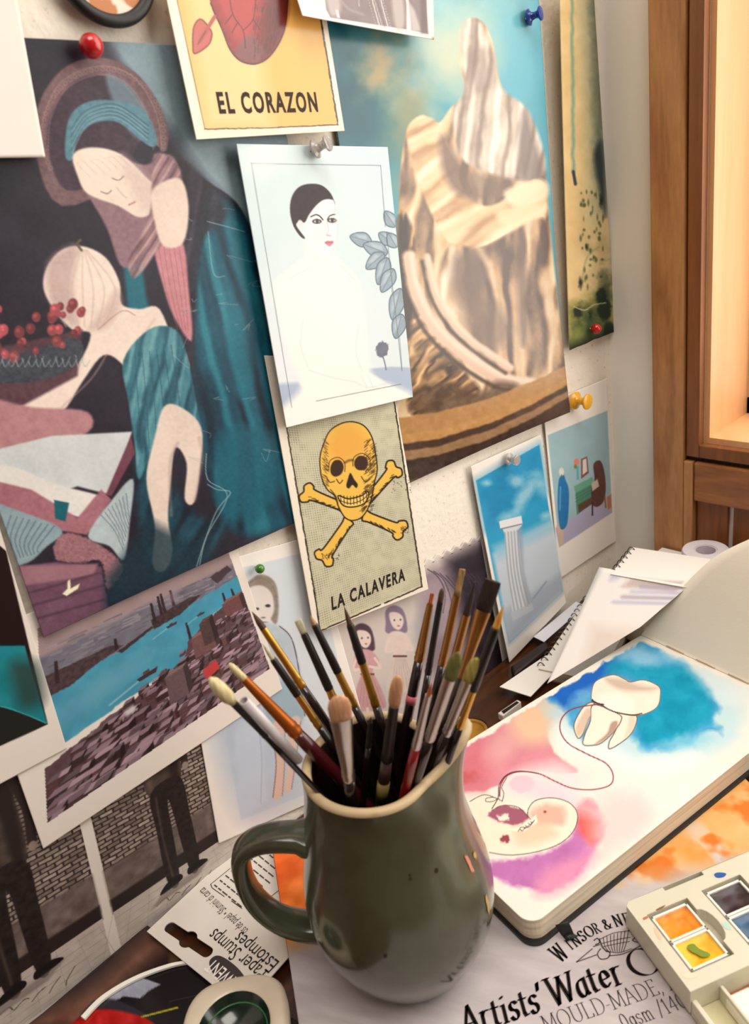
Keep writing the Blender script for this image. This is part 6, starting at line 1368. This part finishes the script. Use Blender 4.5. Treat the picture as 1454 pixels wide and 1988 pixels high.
g_('tallest tan brush with splayed tip and ribbed gold ferrule', (898, 1105), (889, 1160), (862, 1292), (830, 1420), 12, 15, 16, 'tan', 'copper', 'black', 'flat', 0.5)
g_('dark angled brush with copper ferrule near the tallest brush', (923, 1127), (907, 1196), (880, 1310), (842, 1430), 13, 17, 17, 'black', 'copper', 'black', 'point')
g_('wide flat black brush with shiny gold ferrule', (957, 1127), (943, 1190), (903, 1316), (858, 1430), 32, 29, 18, 'black', 'copper', 'black', 'flat', 0.35)
g_('yellow pointed brush with black shaft at the far right', (978, 1175), (961, 1222), (895, 1414), (878, 1455), 12, 15, 13, 'yellow', 'gold', 'black', mid=(918, 1340))
g_('green stained oval brush with silver ferrule', (890, 1266), (880, 1324), (838, 1436), (800, 1535), 25, 22, 20, 'green', 'silver', 'black', 'filbert', 0.55)
g_('olive oval brush with silver ferrule by the spout', (927, 1277), (909, 1326), (866, 1424), (835, 1505), 25, 22, 19, 'olive', 'silver', 'black', 'filbert', 0.55)
g_('thin orange tipped brush with silver ferrule and red handle', (838, 1326), (832, 1352), (804, 1450), (784, 1545), 9, 12, 18, 'rust', 'silver', 'red')
g_('thin plain black brush deep in the jug middle', (720, 1392), (716, 1404), (712, 1450), (712, 1480), 8, 9, 12, 'black', 'blackf', 'black')
# clear plastic tube beside the fat brush
tb0, tb1 = None, None
ft, ax, u, w, Lf, Lb, Lt, k = b1
off = u * 0
M_tube = mat('milky_plastic_tube', (214, 206, 208), 0.3, trans=0.25, coat=0.4)
def sight(px, ref):
    d = ray(np.array(px[0]), np.array(px[1])); d = d / np.linalg.norm(d); return CAM + d * (np.linalg.norm(ref - CAM) - 0.004)
p0 = sight((474, 1360), ft + ax * Lb); p1 = sight((580, 1476), ft + ax * (Lf * .86)); ta = p1 - p0; tL = np.linalg.norm(ta); ta /= tL; tu = np.cross(ta, [0, 0, 1.0]); tu /= np.linalg.norm(tu); tw = np.cross(ta, tu)
rt = 10 * np.linalg.norm(p0 - CAM) / F
tube = MB().lathe(p0, ta, tu, tw, [(0, rt * .7, rt * .7), (0, rt, rt), (tL * .5, rt, rt), (tL, rt * .95, rt * .95), (tL, rt * .65, rt * .65), (tL * .5, rt * .7, rt * .7), (0.0002, rt * .7, rt * .7)], 20, False).build('plastic_tube', M_tube, None, True)
tag(tube, 'milky plastic tube lying against the fat cream brush', 'tube')

# ---- blister card of paper stumps, lying on the desk, lettering upside down to the viewer
PZ = 0.0062
s0 = Sheet(); s0.plane = DESK(PZ); s0.n = nz; s0.bow = None
ca, cb = hit1((285, 1808), s0.plane), hit1((475, 1962), s0.plane); f2 = (cb - ca) / np.linalg.norm(cb - ca)      # lower-left edge, running to the front
f1 = np.cross(nz, f2)
if f1[0] < 0: f1 = -f1
CWd = float((hit1((560, 1858), s0.plane) - ca) @ f2); CLn = 0.150
pk = empty('packet_card', ca); tag(pk, 'white packet card for paper stumps lying beside the jug handle', 'packet')
# outline with a round-ended hanging slot
def pad_x(y):                                  # where the pad's left edge crosses this row of the card
    p = ca + f2 * y; A2 = np.array([[f1[0], -e2p[0]], [f1[1], -e2p[1]]]); t_ = np.linalg.solve(A2, (pa - p)[:2]); return t_[0] - 0.0006
outer = [(0.0, 0), (pad_x(0), 0), (pad_x(CWd), CWd), (0.0, CWd)]
sc_ = np.array([float((hit1((365, 1845), s0.plane) - ca) @ f1), float((hit1((365, 1845), s0.plane) - ca) @ f2)])
se = [hit1((330, 1800), s0.plane), hit1((402, 1848), s0.plane)]
sv = (se[1] - se[0]); sL = np.linalg.norm(sv); sv /= sL; su = np.cross(nz, sv)
slot = []; mid = (se[0] + se[1]) / 2; hw_, rc_ = 0.0030, 0.0048; a_in = math.asin(hw_ / rc_)
for sgn in (1, -1):
    for i in range(9):                         # rounded end
        a = math.radians(-90 + 180 * i / 8); slot.append(mid + sgn * (sv * (sL / 2 + hw_ * math.cos(a)) + su * hw_ * math.sin(a)))
    for i in range(7):                         # round middle
        a = a_in + (math.pi - 2 * a_in) * i / 6; slot.append(mid + sgn * (sv * rc_ * math.cos(a) + su * rc_ * math.sin(a)))
bm = bmesh.new()
def loop(bm, pts):
    vs = [bm.verts.new(Vector(p)) for p in pts]; return [bm.edges.new((vs[i], vs[(i + 1) % len(vs)])) for i in range(len(vs))]
ed = loop(bm, [ca + f1 * x + f2 * y for x, y in outer]) + loop(bm, slot)
bmesh.ops.triangle_fill(bm, use_beauty=True, edges=ed, use_dissolve=False)
bmesh.ops.recalc_face_normals(bm, faces=bm.faces)
me = bpy.data.meshes.new('card'); bm.to_mesh(me); bm.free()
M_pack = mat('packet_board', (226, 218, 210), 0.5, spec=0.4, noise=(20, (208, 198, 190), 0.6, 0.45, 0.7))
cdo = link('card', me, M_pack, pk); so = cdo.modifiers.new('thickness', 'SOLIDIFY'); so.thickness = 0.0006; so.offset = -1
s_pk = Sheet(); s_pk.plane = DESK(PZ); s_pk.n = nz; s_pk.bow = None; s_pk.o = pk
def pk_text(txt, p0, p1, hpx, m=M_ink, bold=0.0, sp=1.0):
    V, Fc = font_mesh(txt, bold, spacing=sp); return put_flat('lettering', V, Fc, s_pk, p0, p1, hpx, m, pk)
pk_text('Paper Stumps', (520, 1884), (420, 1802), 27); pk_text('Estompes', (543, 1867), (469, 1808), 27)
pk_text('os de papel • Sfumini di carta', (483, 1805), (396, 1722), 16, M_grey)
# oval badge with the maker's word
bq = [hit1(p, DESK(PZ + .0001)) for p in ((406, 1868), (420, 1855), (440, 1862), (466, 1884), (482, 1912), (470, 1926), (444, 1920), (416, 1894))]
link('badge', mesh('badge', cat(bq, True, 4), [tuple(range(32))]), mat('badge_ink', (58, 48, 46), .5), pk)
V, Fc = font_mesh('DERWENT', 0.004); put_flat('lettering', V, Fc, s_pk, (484, 1918), (416, 1862), 24, M_white, pk, lift=.0003)
# boxed small print: frame lines and illegible word bars
def pk_strokes(lines, w, m=M_grey, name='small_print'):
    V = []; Fc = []
    for p, q in lines:
        p = hit1(p, s_pk.plane); q = hit1(q, s_pk.plane); d = (q - p) / (np.linalg.norm(q - p) + 1e-12); n = np.cross(nz, d) * w / 2; k = len(V)
        V += [p - n, q - n, q + n, p + n]; Fc.append((k, k + 1, k + 2, k + 3))
    return link(name, mesh(name, [v + nz * .00012 for v in V], Fc), m, pk)
pk_strokes([((409, 1717), (447, 1686)), ((409, 1717), (412, 1724)), ((412, 1724), (436, 1741)), ((449, 1749), (470, 1764)), ((510, 1753), (545, 1726))], .0004, M_ink, 'box_rule')
ln = []; rr = np.random.default_rng(2)
for k in range(9):
    x, y = 438 - 0 + k * 11.0, 1742 - k * 9.2
    t = 0
    L_ = 62
    while t < L_:
        w_ = 5 + 9 * rr.random(); ln.append(((x + t * .78 - 22, y + t * .63 - 24), (x + (t + w_) * .78 - 22, y + (t + w_) * .63 - 24))); t += w_ + 2.6
pk_strokes(ln, .0008)

# ---- dark glossy magazine page under the packet, with a curved white page edge
def paint_mag(c):
    c.C[:] = (34, 22, 22); c.mottle(10, 40)
    c.P([(50, 1990), (200, 1900), (285, 1810), (330, 1838), (250, 1900), (160, 2000)], (112, 72, 58), soft=40, a=.9, tex=24, ts=30)
    c.P([(330, 1850), (345, 1840), (352, 1862), (326, 1880)], (92, 70, 40), soft=8, a=.8)
    c.P([(120, 2010), (180, 1945), (260, 1895), (350, 1866), (420, 1900), (560, 2010)], (20, 14, 18), soft=3)
    c.P([(176, 1950), (215, 1924), (224, 1940), (200, 1956)], (36, 120, 164), soft=3); c.P([(196, 1952), (222, 1918), (272, 1897), (312, 1911), (290, 1923), (272, 1938), (240, 1934), (222, 1944)], (150, 152, 170), soft=2, tex=14, ts=8)
    c.P([(130, 2010), (170, 1965), (200, 1958), (240, 1960), (290, 1980), (300, 2010)], (176, 24, 22), sm=1, soft=6, tex=26, ts=18)
    c.P([(170, 1960), (200, 1940), (240, 1946), (300, 1980), (250, 1966), (200, 1958)], (44, 40, 52), sm=1, soft=6)
    c.L([(276, 1974), (345, 1956)], (196, 186, 40), 2.6, sm=0); c.L([(330, 1944), (470, 1912)], (60, 50, 40), 1.6, sm=0)
s_mg = sheet('magazine', 'dark glossy magazine page with red and blue picture at bottom left', 'magazine', [(285, 1796), (590, 1990), (560, 2150), (20, 2020)], DESK(0.0035), M_gloss, paint_mag, 2.4, thick=0.003, edge=(220, 212, 204))
pe = cat([hit1(p, DESK(0.0052)) for p in ((160, 1975), (200, 1935), (262, 1898), (330, 1873), (372, 1866))], False, 6)
V = []; Fc = []
for i, p in enumerate(pe): t = np.array([.25, -.97, 0]); V += [p - t * 0.0012, p + t * 0.0016]
for i in range(len(pe) - 1): Fc.append((2 * i, 2 * i + 1, 2 * i + 3, 2 * i + 2))
pg = link('page_edge', mesh('page_edge', V, Fc), M_white, s_mg.o); so = pg.modifiers.new('thickness', 'SOLIDIFY'); so.thickness = .0012

# ---- cream dish with a dark green round well, front edge
DZ = 0.026; dc = hit1((452, 1995), DESK(DZ)); M_dish = mat('cream_enamel', (214, 198, 176), 0.35, coat=.3, noise=(30, (190, 172, 150), .6, .45, .7)); M_dgreen = mat('dark_green_enamel', (16, 34, 24), 0.18, coat=.4)
ds = empty('paint_dish', dc - nz * (DZ - ZP)); tag(ds, 'cream rounded dish with dark green round well at the bottom edge', 'dish')
gx = np.array([0.80, -0.60, 0.0]); gy = np.array([0.60, 0.80, 0.0])
def superl(rx_, ry_, n, k=40):
    out = []
    for i in range(k):
        t = 2 * math.pi * i / k; c_, s_ = math.cos(t), math.sin(t); out.append((rx_ * math.copysign(abs(c_) ** (2 / n), c_), ry_ * math.copysign(abs(s_) ** (2 / n), s_)))
    return out
V = []; Fc = []; rings = [(0.0238, -0.0145, 3.2), (0.0246, -0.008, 3.2), (0.0246, -0.003, 3.2), (0.0236, -0.0006, 3.0), (0.0222, 0.0, 2.8), (0.0178, -0.0002, 2.1), (0.0170, -0.0009, 2.0)]
for r, z, n in rings:
    for x, y in superl(r * .95, r, n): V.append(dc + gx * x + gy * y + nz * z)
for i in range(len(rings) - 1):
    for j in range(40): jj = (j + 1) % 40; Fc.append((i * 40 + j, i * 40 + jj, (i + 1) * 40 + jj, (i + 1) * 40 + j))
Fc.append(tuple(range(40)))
link('body', recalc(mesh('body', V, Fc)), M_dish, ds, True)
MB().lathe(dc, nz, gx, gy, [(-0.0009, .0170, .0170), (-0.0035, .0150, .0150), (-0.0075, .0125, .0125), (-0.009, .0006, .0006)], 40, False).build('well', M_dgreen, ds, True)
MB().tube([dc - nz * .0048 + gx * .0142 * math.cos(t) + gy * .0142 * math.sin(t) for t in np.linspace(0, 2 * math.pi, 48, False)], .0004, 6, True).build('green_ring', mat('green_line', (40, 110, 64), .3), ds, True)
MB().box(-.02, .02, -.02, .02, 0.0042, 0.0114, (dc * [1, 1, 0], gx, gy, nz)).build('foot', M_dish, ds)

# ---- paint box with half pans
ZT = 0.0255; O = hit1((1211, 1753), DESK(ZT)); g1 = hit1((1454, 1652), DESK(ZT)) - O; g1 /= np.linalg.norm(g1); g2 = np.cross(g1, nz)
PF = DESK(ZT)
def loc(px, z=ZT): v = hit1(px, DESK(z)) - O; return np.array([v @ g1, v @ g2])
M_box = mat('cream_plastic', (208, 202, 182), 0.35, coat=.25, bump=(300, .04, .0003)); M_boxs = mat('pan_plastic', (236, 230, 220), .3, coat=.3)
pb = empty('paint_box', O - nz * (ZT - ZP)); tag(pb, 'cream plastic watercolour box with orange, yellow, black and blue pans', 'paint box')
wid = 0.12; dep_ = float(loc((1333, 1929))[1])
zz = lambda px: tuple(loc(px))
w1 = [zz(p) for p in ((1256, 1776), (1334, 1742), (1424, 1852), (1342, 1889))]          # well of the first two pans
w1x0, w1x1 = (w1[0][0] + w1[3][0]) / 2, (w1[1][0] + w1[2][0]) / 2; w1y0, w1y1 = (w1[0][1] + w1[1][1]) / 2, (w1[2][1] + w1[3][1]) / 2
pwid = w1x1 - w1x0; plen = w1y1 - w1y0
a2 = loc((1361, 1729)); w2x0 = a2[0]; w2y0 = a2[1]; w2x1 = w2x0 + pwid; w2y1 = w2y0 + plen
sl0, sl1 = loc((1289, 1726)), loc((1362, 1693)); slx0, slx1 = sl0[0], sl1[0]; sly = (sl0[1] + sl1[1]) / 2
PT = lambda x, y, z=0.0: O + g1 * x + g2 * y + nz * z
bm = bmesh.new(); outl = [(0.002, 0), (wid, 0), (wid, dep_), (0, dep_), (0, 0.002)]
# first well carries a round finger notch on its right side
notch = [(w1x1 + .0045 * math.sin(t), w1y0 + plen * .5 - .0085 * math.cos(t)) for t in np.linspace(0, math.pi, 9)]
hole1 = [(w1x0, w1y0), (w1x1, w1y0)] + notch + [(w1x1, w1y1), (w1x0, w1y1)]
hole2 = [(w2x0, w2y0), (w2x1, w2y0), (w2x1, w2y1), (w2x0, w2y1)]
hole3 = [(slx0, sly - .0008), (slx1, sly - .0008), (slx1, sly + .0012), (slx0, sly + .0012)]
for l in (outl, hole1, hole2, hole3): loop(bm, [PT(*p) for p in l])
bmesh.ops.triangle_fill(bm, use_beauty=True, edges=bm.edges[:], use_dissolve=False)
bmesh.ops.recalc_face_normals(bm, faces=bm.faces)
bed = [e for e in bm.edges if len(e.link_faces) == 1]
r_ = bmesh.ops.extrude_edge_only(bm, edges=bed); vs = [v for v in r_['geom'] if isinstance(v, bmesh.types.BMVert)]
for v in vs: v.co.z -= 0.0125
me = bpy.data.meshes.new('lid_plate'); bm.to_mesh(me); bm.free()
bo = link('body', me, M_box, pb); bo.modifiers.new('bevel', 'BEVEL').width = .0005
MB().box(0.0004, wid - .0004, .0004, dep_ - .0004, -0.0145, -0.0070, (O, g1, g2, nz)).build('well_floor', M_box, pb)
def pan(x0, y0, x1, y1, m, name_m, spots=()):
    fr = (O, g1, g2, nz); e = .0011; b = MB()
    for a in ((x0, x1, y0, y0 + e), (x0, x1, y1 - e, y1), (x0, x0 + e, y0, y1), (x1 - e, x1, y0, y1)): b.box(a[0], a[1], a[2], a[3], -.0068, -.0010, fr)
    p = b.build('pan', M_boxs, pb, bevel=.0002)
    n = 12; V = []; Fc = []
    for j in range(n + 1):
        for i in range(n + 1):
            u_, v_ = i / n, j / n; ed_ = min(u_, 1 - u_, v_, 1 - v_); V.append(PT(x0 + e + (x1 - x0 - 2 * e) * u_, y0 + e + (y1 - y0 - 2 * e) * v_, -.0024 + .0006 * float(fbm(np.array(u_ * 5 + x0 * 900), np.array(v_ * 5), 3)) - .0005 * min(ed_ * 4, 1)))
    for j in range(n):
        for i in range(n): Fc.append((j * (n + 1) + i, (j + 1) * (n + 1) + i, (j + 1) * (n + 1) + i + 1, j * (n + 1) + i + 1))
    q_ = link('paint', mesh('paint', V, Fc), m, p, True); q_['label'] = name_m
    return q_
g_x = .0012; half = plen / 2
M_po = mat('orange_paint', (240, 138, 18), .35, coat=.2, noise=(160, (196, 84, 10), .8, .5, .68)); M_py = mat('yellow_paint', (240, 184, 30), .35, coat=.2, noise=(120, (206, 150, 20), .7, .5, .68)); M_pk = mat('black_paint', (40, 24, 30), .3, coat=.2, noise=(160, (66, 44, 52), .6, .5, .7)); M_pb = mat('blue_paint', (20, 74, 112), .3, coat=.3, noise=(160, (10, 36, 62), .8, .5, .7))
M_pg = mat('leaf_green_paint', (116, 134, 24), .35)
pan(w1x0 + g_x, w1y0 + g_x, w1x1 - g_x, w1y0 + half - .0002, M_po, 'orange paint cake')
yy = pan(w1x0 + g_x, w1y0 + half + .0002, w1x1 - g_x, w1y1 - g_x, M_py, 'yellow paint cake with a green streak')
pan(w2x0 + g_x, w2y0 + g_x, w2x1 - g_x, w2y0 + half - .0002, M_pk, 'near black paint cake')
pan(w2x0 + g_x, w2y0 + half + .0002, w2x1 - g_x, w2y1 - g_x, M_pb, 'deep blue paint cake')
def stain(pxs, z, m, parent, name='paint_smear'):
    P_ = cat([hit1(p, DESK(z)) for p in pxs], True, 4); V = [p for p in P_] + [sum(P_) / len(P_)]
    return link(name, mesh(name, V, [(i, (i + 1) % len(P_), len(P_)) for i in range(len(P_))]), m, parent)
stain([(1334, 1836), (1346, 1832), (1358, 1842), (1376, 1850), (1378, 1856), (1364, 1858), (1352, 1852), (1340, 1846)], ZT - .00165, M_pg, yy)
stain([(1386, 1698), (1392, 1694), (1404, 1694), (1410, 1697), (1404, 1703), (1392, 1704)], ZT + .0001, mat('blue_drop', (24, 84, 160), .25), pb)
stain([(1402, 1791), (1410, 1789), (1416, 1797), (1420, 1804), (1412, 1804), (1404, 1798)], ZT + .0001, mat('pale_teal_drop', (176, 204, 196), .3), pb)
stain([(1273, 1766), (1284, 1760), (1292, 1757), (1286, 1763), (1276, 1767)], ZT + .0001, mat('brown_smear', (130, 76, 52), .4), pb)
stain([(1248, 1782), (1257, 1778), (1258, 1782), (1250, 1786)], ZT + .0001, mat('rust_smear', (176, 110, 84), .4), pb)
stain([(1270, 1800), (1278, 1808), (1284, 1822), (1280, 1824), (1272, 1812)], ZT + .0001, mat('peach_smear', (232, 186, 156), .4), pb)
stain([(1330, 1890), (1352, 1888), (1356, 1894), (1340, 1900), (1328, 1897)], ZT + .0001, mat('peach_smear_pale', (234, 206, 180), .4), pb)
# fold-out mixing tray at the front
fr = (O, g1, g2, nz)
b = MB(); b.box(0.0006, wid, dep_, dep_ + .075, -.0148, -.0128, fr); b.build('tray_floor', mat('tray_plastic', (206, 198, 160), .3, coat=.3), pb)
b = MB(); b.box(0.0006, .0028, dep_, dep_ + .075, -.0128, -.0058, fr); b.build('tray_wall', M_box, pb, bevel=.0004)
tx = float(loc((1393, 1908), ZT - .004)[0]); ty = float(loc((1393, 1935), ZT - .004)[1])
b = MB(); b.box(tx, tx + .0016, dep_, dep_ + .075, -.0128, -.0045, fr); b.build('tray_divider', M_box, pb, bevel=.0004)
b = MB(); b.box(tx - .0004, tx + .012, ty, ty + .05, -.0128, -.0060, fr); b.build('thumb_rest', M_boxs, pb, bevel=.0012)
b = MB(); b.box(tx + .003, wid - .01, dep_ + .0005, dep_ + .0012, -.0128, -.0118, fr); b.build('paint_smear', mat('rust_line', (176, 92, 44), .4), pb)

# ---- spiral notebooks, loose print, tape roll and cards at the back right
M_wire = mat('spiral_wire', (120, 110, 106), .3, metal=.9)
def notebook(label, p0, p1, z1, z0, wid_, ncoil, r, flip, cover=M_cream):
    a = hit1(p0, DESK(z1)); c_ = hit1(p1, DESK(z1)); e_ = (c_ - a); L_ = np.linalg.norm(e_); e_ /= L_; n_ = np.cross(e_, nz) * flip
    o = empty('spiral_notebook', a - nz * (z1 - z0)); tag(o, label, 'notebook')
    fr = (a, e_, n_, nz); h = z1 - z0
    MB().box(0, L_, 0, wid_, -h + .0012, -.0004, fr).build('page_block', cover, o)
    MB().box(-.0005, L_ + .0005, 0, wid_ + .0005, -.0004, 0, fr).build('top_page', M_white, o)
    MB().box(-.001, L_ + .001, -.001, wid_ + .001, -h, -h + .0012, fr).build('back_cover', mat('notebook_back_board', (120, 96, 70), .7), o)
    ring = None
    for k in range(ncoil):
        t = (k + .5) / ncoil * L_; cc = a + e_ * t + n_ * .0022 - nz * (h / 2)
        if ring is None:
            V0 = MB().tube([np.array([0, 0, 0]) + (n_ * -.002 + n_ * r * .85 * math.cos(q_) + nz * (h / 2 + r * .45) * math.sin(q_) + e_ * .0011 * math.sin(q_ / 2)) for q_ in np.linspace(0, 2 * math.pi, 20, False)], .00045, 6, True)
            ring = recalc(mesh('coil', V0.v, V0.f)); ring.materials.append(M_wire)
            for p_ in ring.polygons: p_.use_smooth = True
        oc = bpy.data.objects.new('coil', ring); COL.objects.link(oc); oc.parent = o; oc.location = Vector(cc - np.array(o.location))
    return o
notebook('thick spiral notebook under the loose sheet, coils facing the postcards', (1046, 1297), (1140, 1158), 0.0100, 0.0004, 0.042, 15, .0042, 1)
notebook('spiral sketchpad lying by the room corner behind the loose sheet', (1186, 1114), (1228, 1063), 0.0640, 0.0545, 0.056, 6, .0040, 1)
def plane3(a, b_, c_): n = np.cross(b_ - a, c_ - a); n /= np.linalg.norm(n); n = n if n[2] > 0 else -n; return (a, n)
pls = plane3(hit1((1163, 1101), DESK(.0655)), hit1((1345, 1130), DESK(.0655)), hit1((1062, 1338), DESK(.0180)))
def paint_loose(c):
    c.C[:] = (244, 237, 232)
    c.P([(1182, 1117), (1206, 1118), (1192, 1128), (1184, 1128)], (206, 200, 220), soft=6)
    c.P([(1228, 1122), (1290, 1128), (1328, 1128), (1310, 1152), (1240, 1142), (1205, 1140)], (196, 176, 172), soft=8, a=.8)
    for k in range(4): c.L([(1244 - k * 18, 1139 + k * 10), (1340 - k * 10, 1142 + k * 10)], (196, 194, 222) if k % 2 else (176, 168, 190), 7, soft=5, sm=0, a=.8)
    c.P([(1150, 1215), (1240, 1225), (1250, 1260), (1130, 1290)], (222, 200, 188), soft=30, a=.6)
s_lo = sheet('loose_print', 'loose white sheet with faint lilac stripes on the notebooks', 'paper', [(1163, 1101), (1345, 1130), (1243, 1217), (1062, 1327)], pls, M_matte, paint_loose, 2.4)
# tape roll
rc = hit1((1370, 1067), DESK(.0610)); o = empty('tape_roll', rc - nz * .0180); tag(o, 'white tape roll standing flat by the window panelling', 'tape roll')
M_tape = mat('white_tape', (228, 222, 226), .4, coat=.2)
MB().lathe(rc, nz, np.array([1.0, 0, 0]), np.array([0, 1.0, 0]), [(-.018, .0155, .0155), (-.018, .0168, .0168), (-.001, .0168, .0168), (0, .0160, .0160), (0, .0082, .0082), (-.018, .0082, .0082), (-.018, .0155, .0155)], 36, False).build('tape', M_tape, o, auto=40)
MB().lathe(rc, nz, np.array([1.0, 0, 0]), np.array([0, 1.0, 0]), [(-.018, .0081, .0081), (-.0004, .0081, .0081), (-.0004, .0070, .0070), (-.018, .0070, .0070)], 30, False).build('core', mat('tape_core', (214, 204, 212), .5), o, auto=40)
# small stand the roll and sketchpad rest on
MB().box(.446, .470, -.076, -.052, .0006, .0543).build('closed_book', M_cream)
o = bpy.data.objects['closed_book']; tag(o, 'closed cream book under the spiral sketchpad in the corner', 'book')
o2 = MB().box(.477, XR - .013, -.100, -.050, .0002, .0428).build('paper_block', M_white); tag(o2, 'block of white paper under the tape roll', 'paper')
# white folder and cards between the jug and notebook
def slab(name, label, cat_, pxs, z1, th, m, bevel=None):
    P_ = [hit1(p, DESK(z1)) for p in pxs]; o = MB().prism(P_, -nz * th, nz * 0).build(name, m, None, bevel=bevel); tag(o, label, cat_); return o
slab('white_card', 'plain white card sticking out beside the sketchbook edge', 'card', [(970, 1333), (1060, 1272), (1090, 1290), (1030, 1352)], .0082, .0006, M_white)
slab('glasses_case', 'dark brown soft case lying against the wall behind the cards', 'case', [(990, 1292), (1060, 1240), (1066, 1256), (998, 1312)], .0078, .0076, mat('dark_leather', (38, 22, 18), .5, bump=(200, .3, .0006)), .002)
slab('curved_paper', 'bluish white paper lying below the blue seaside postcard', 'paper', [(1036, 1236), (1118, 1168), (1136, 1176), (1056, 1246)], .0088, .0005, mat('bluish_paper', (222, 222, 232), .3, coat=.3))
lb = slab('rubber_eraser', 'small white eraser with black printed band by the sketchbook', 'eraser', [(966, 1384), (1004, 1358), (1012, 1362), (976, 1390)], .0055, .0054, mat('eraser_white', (214, 204, 196), .6), .0006)
V, Fc = [], []
ec = [hit1(p, DESK(.0056)) for p in ((973, 1381), (1003, 1361), (1008, 1364), (978, 1386))]
link('printed_band', mesh('printed_band', ec, [(0, 1, 2, 3)]), M_ink, lb)
# ochre tin lid
oc = hit1((912, 1418), DESK(.0095)); ol = empty('tin_lid', oc - nz * .0093); tag(ol, 'ochre tin lid with dark edge between jug and sketchbook', 'lid')
ux, uy = np.array([1.0, 0, 0]), np.array([0, 1.0, 0])
MB().lathe(oc, nz, ux, uy, [(-.009, .0125, .0125), (-.001, .0125, .0125), (0, .0120, .0120), (-.0002, .0100, .0100), (-.0012, .0095, .0095), (-.0012, .0002, .0002)], 40, False).build('lid', mat('ochre_tin', (196, 140, 40), .3, metal=.3, coat=.3, noise=(40, (120, 78, 20), .8, .45, .7)), ol, auto=40)
MB().tube([oc + .0124 * (ux * math.cos(t) + uy * math.sin(t)) for t in np.linspace(0, 2 * math.pi, 48, False)], .0006, 6, True).build('rim', M_black, ol, True)
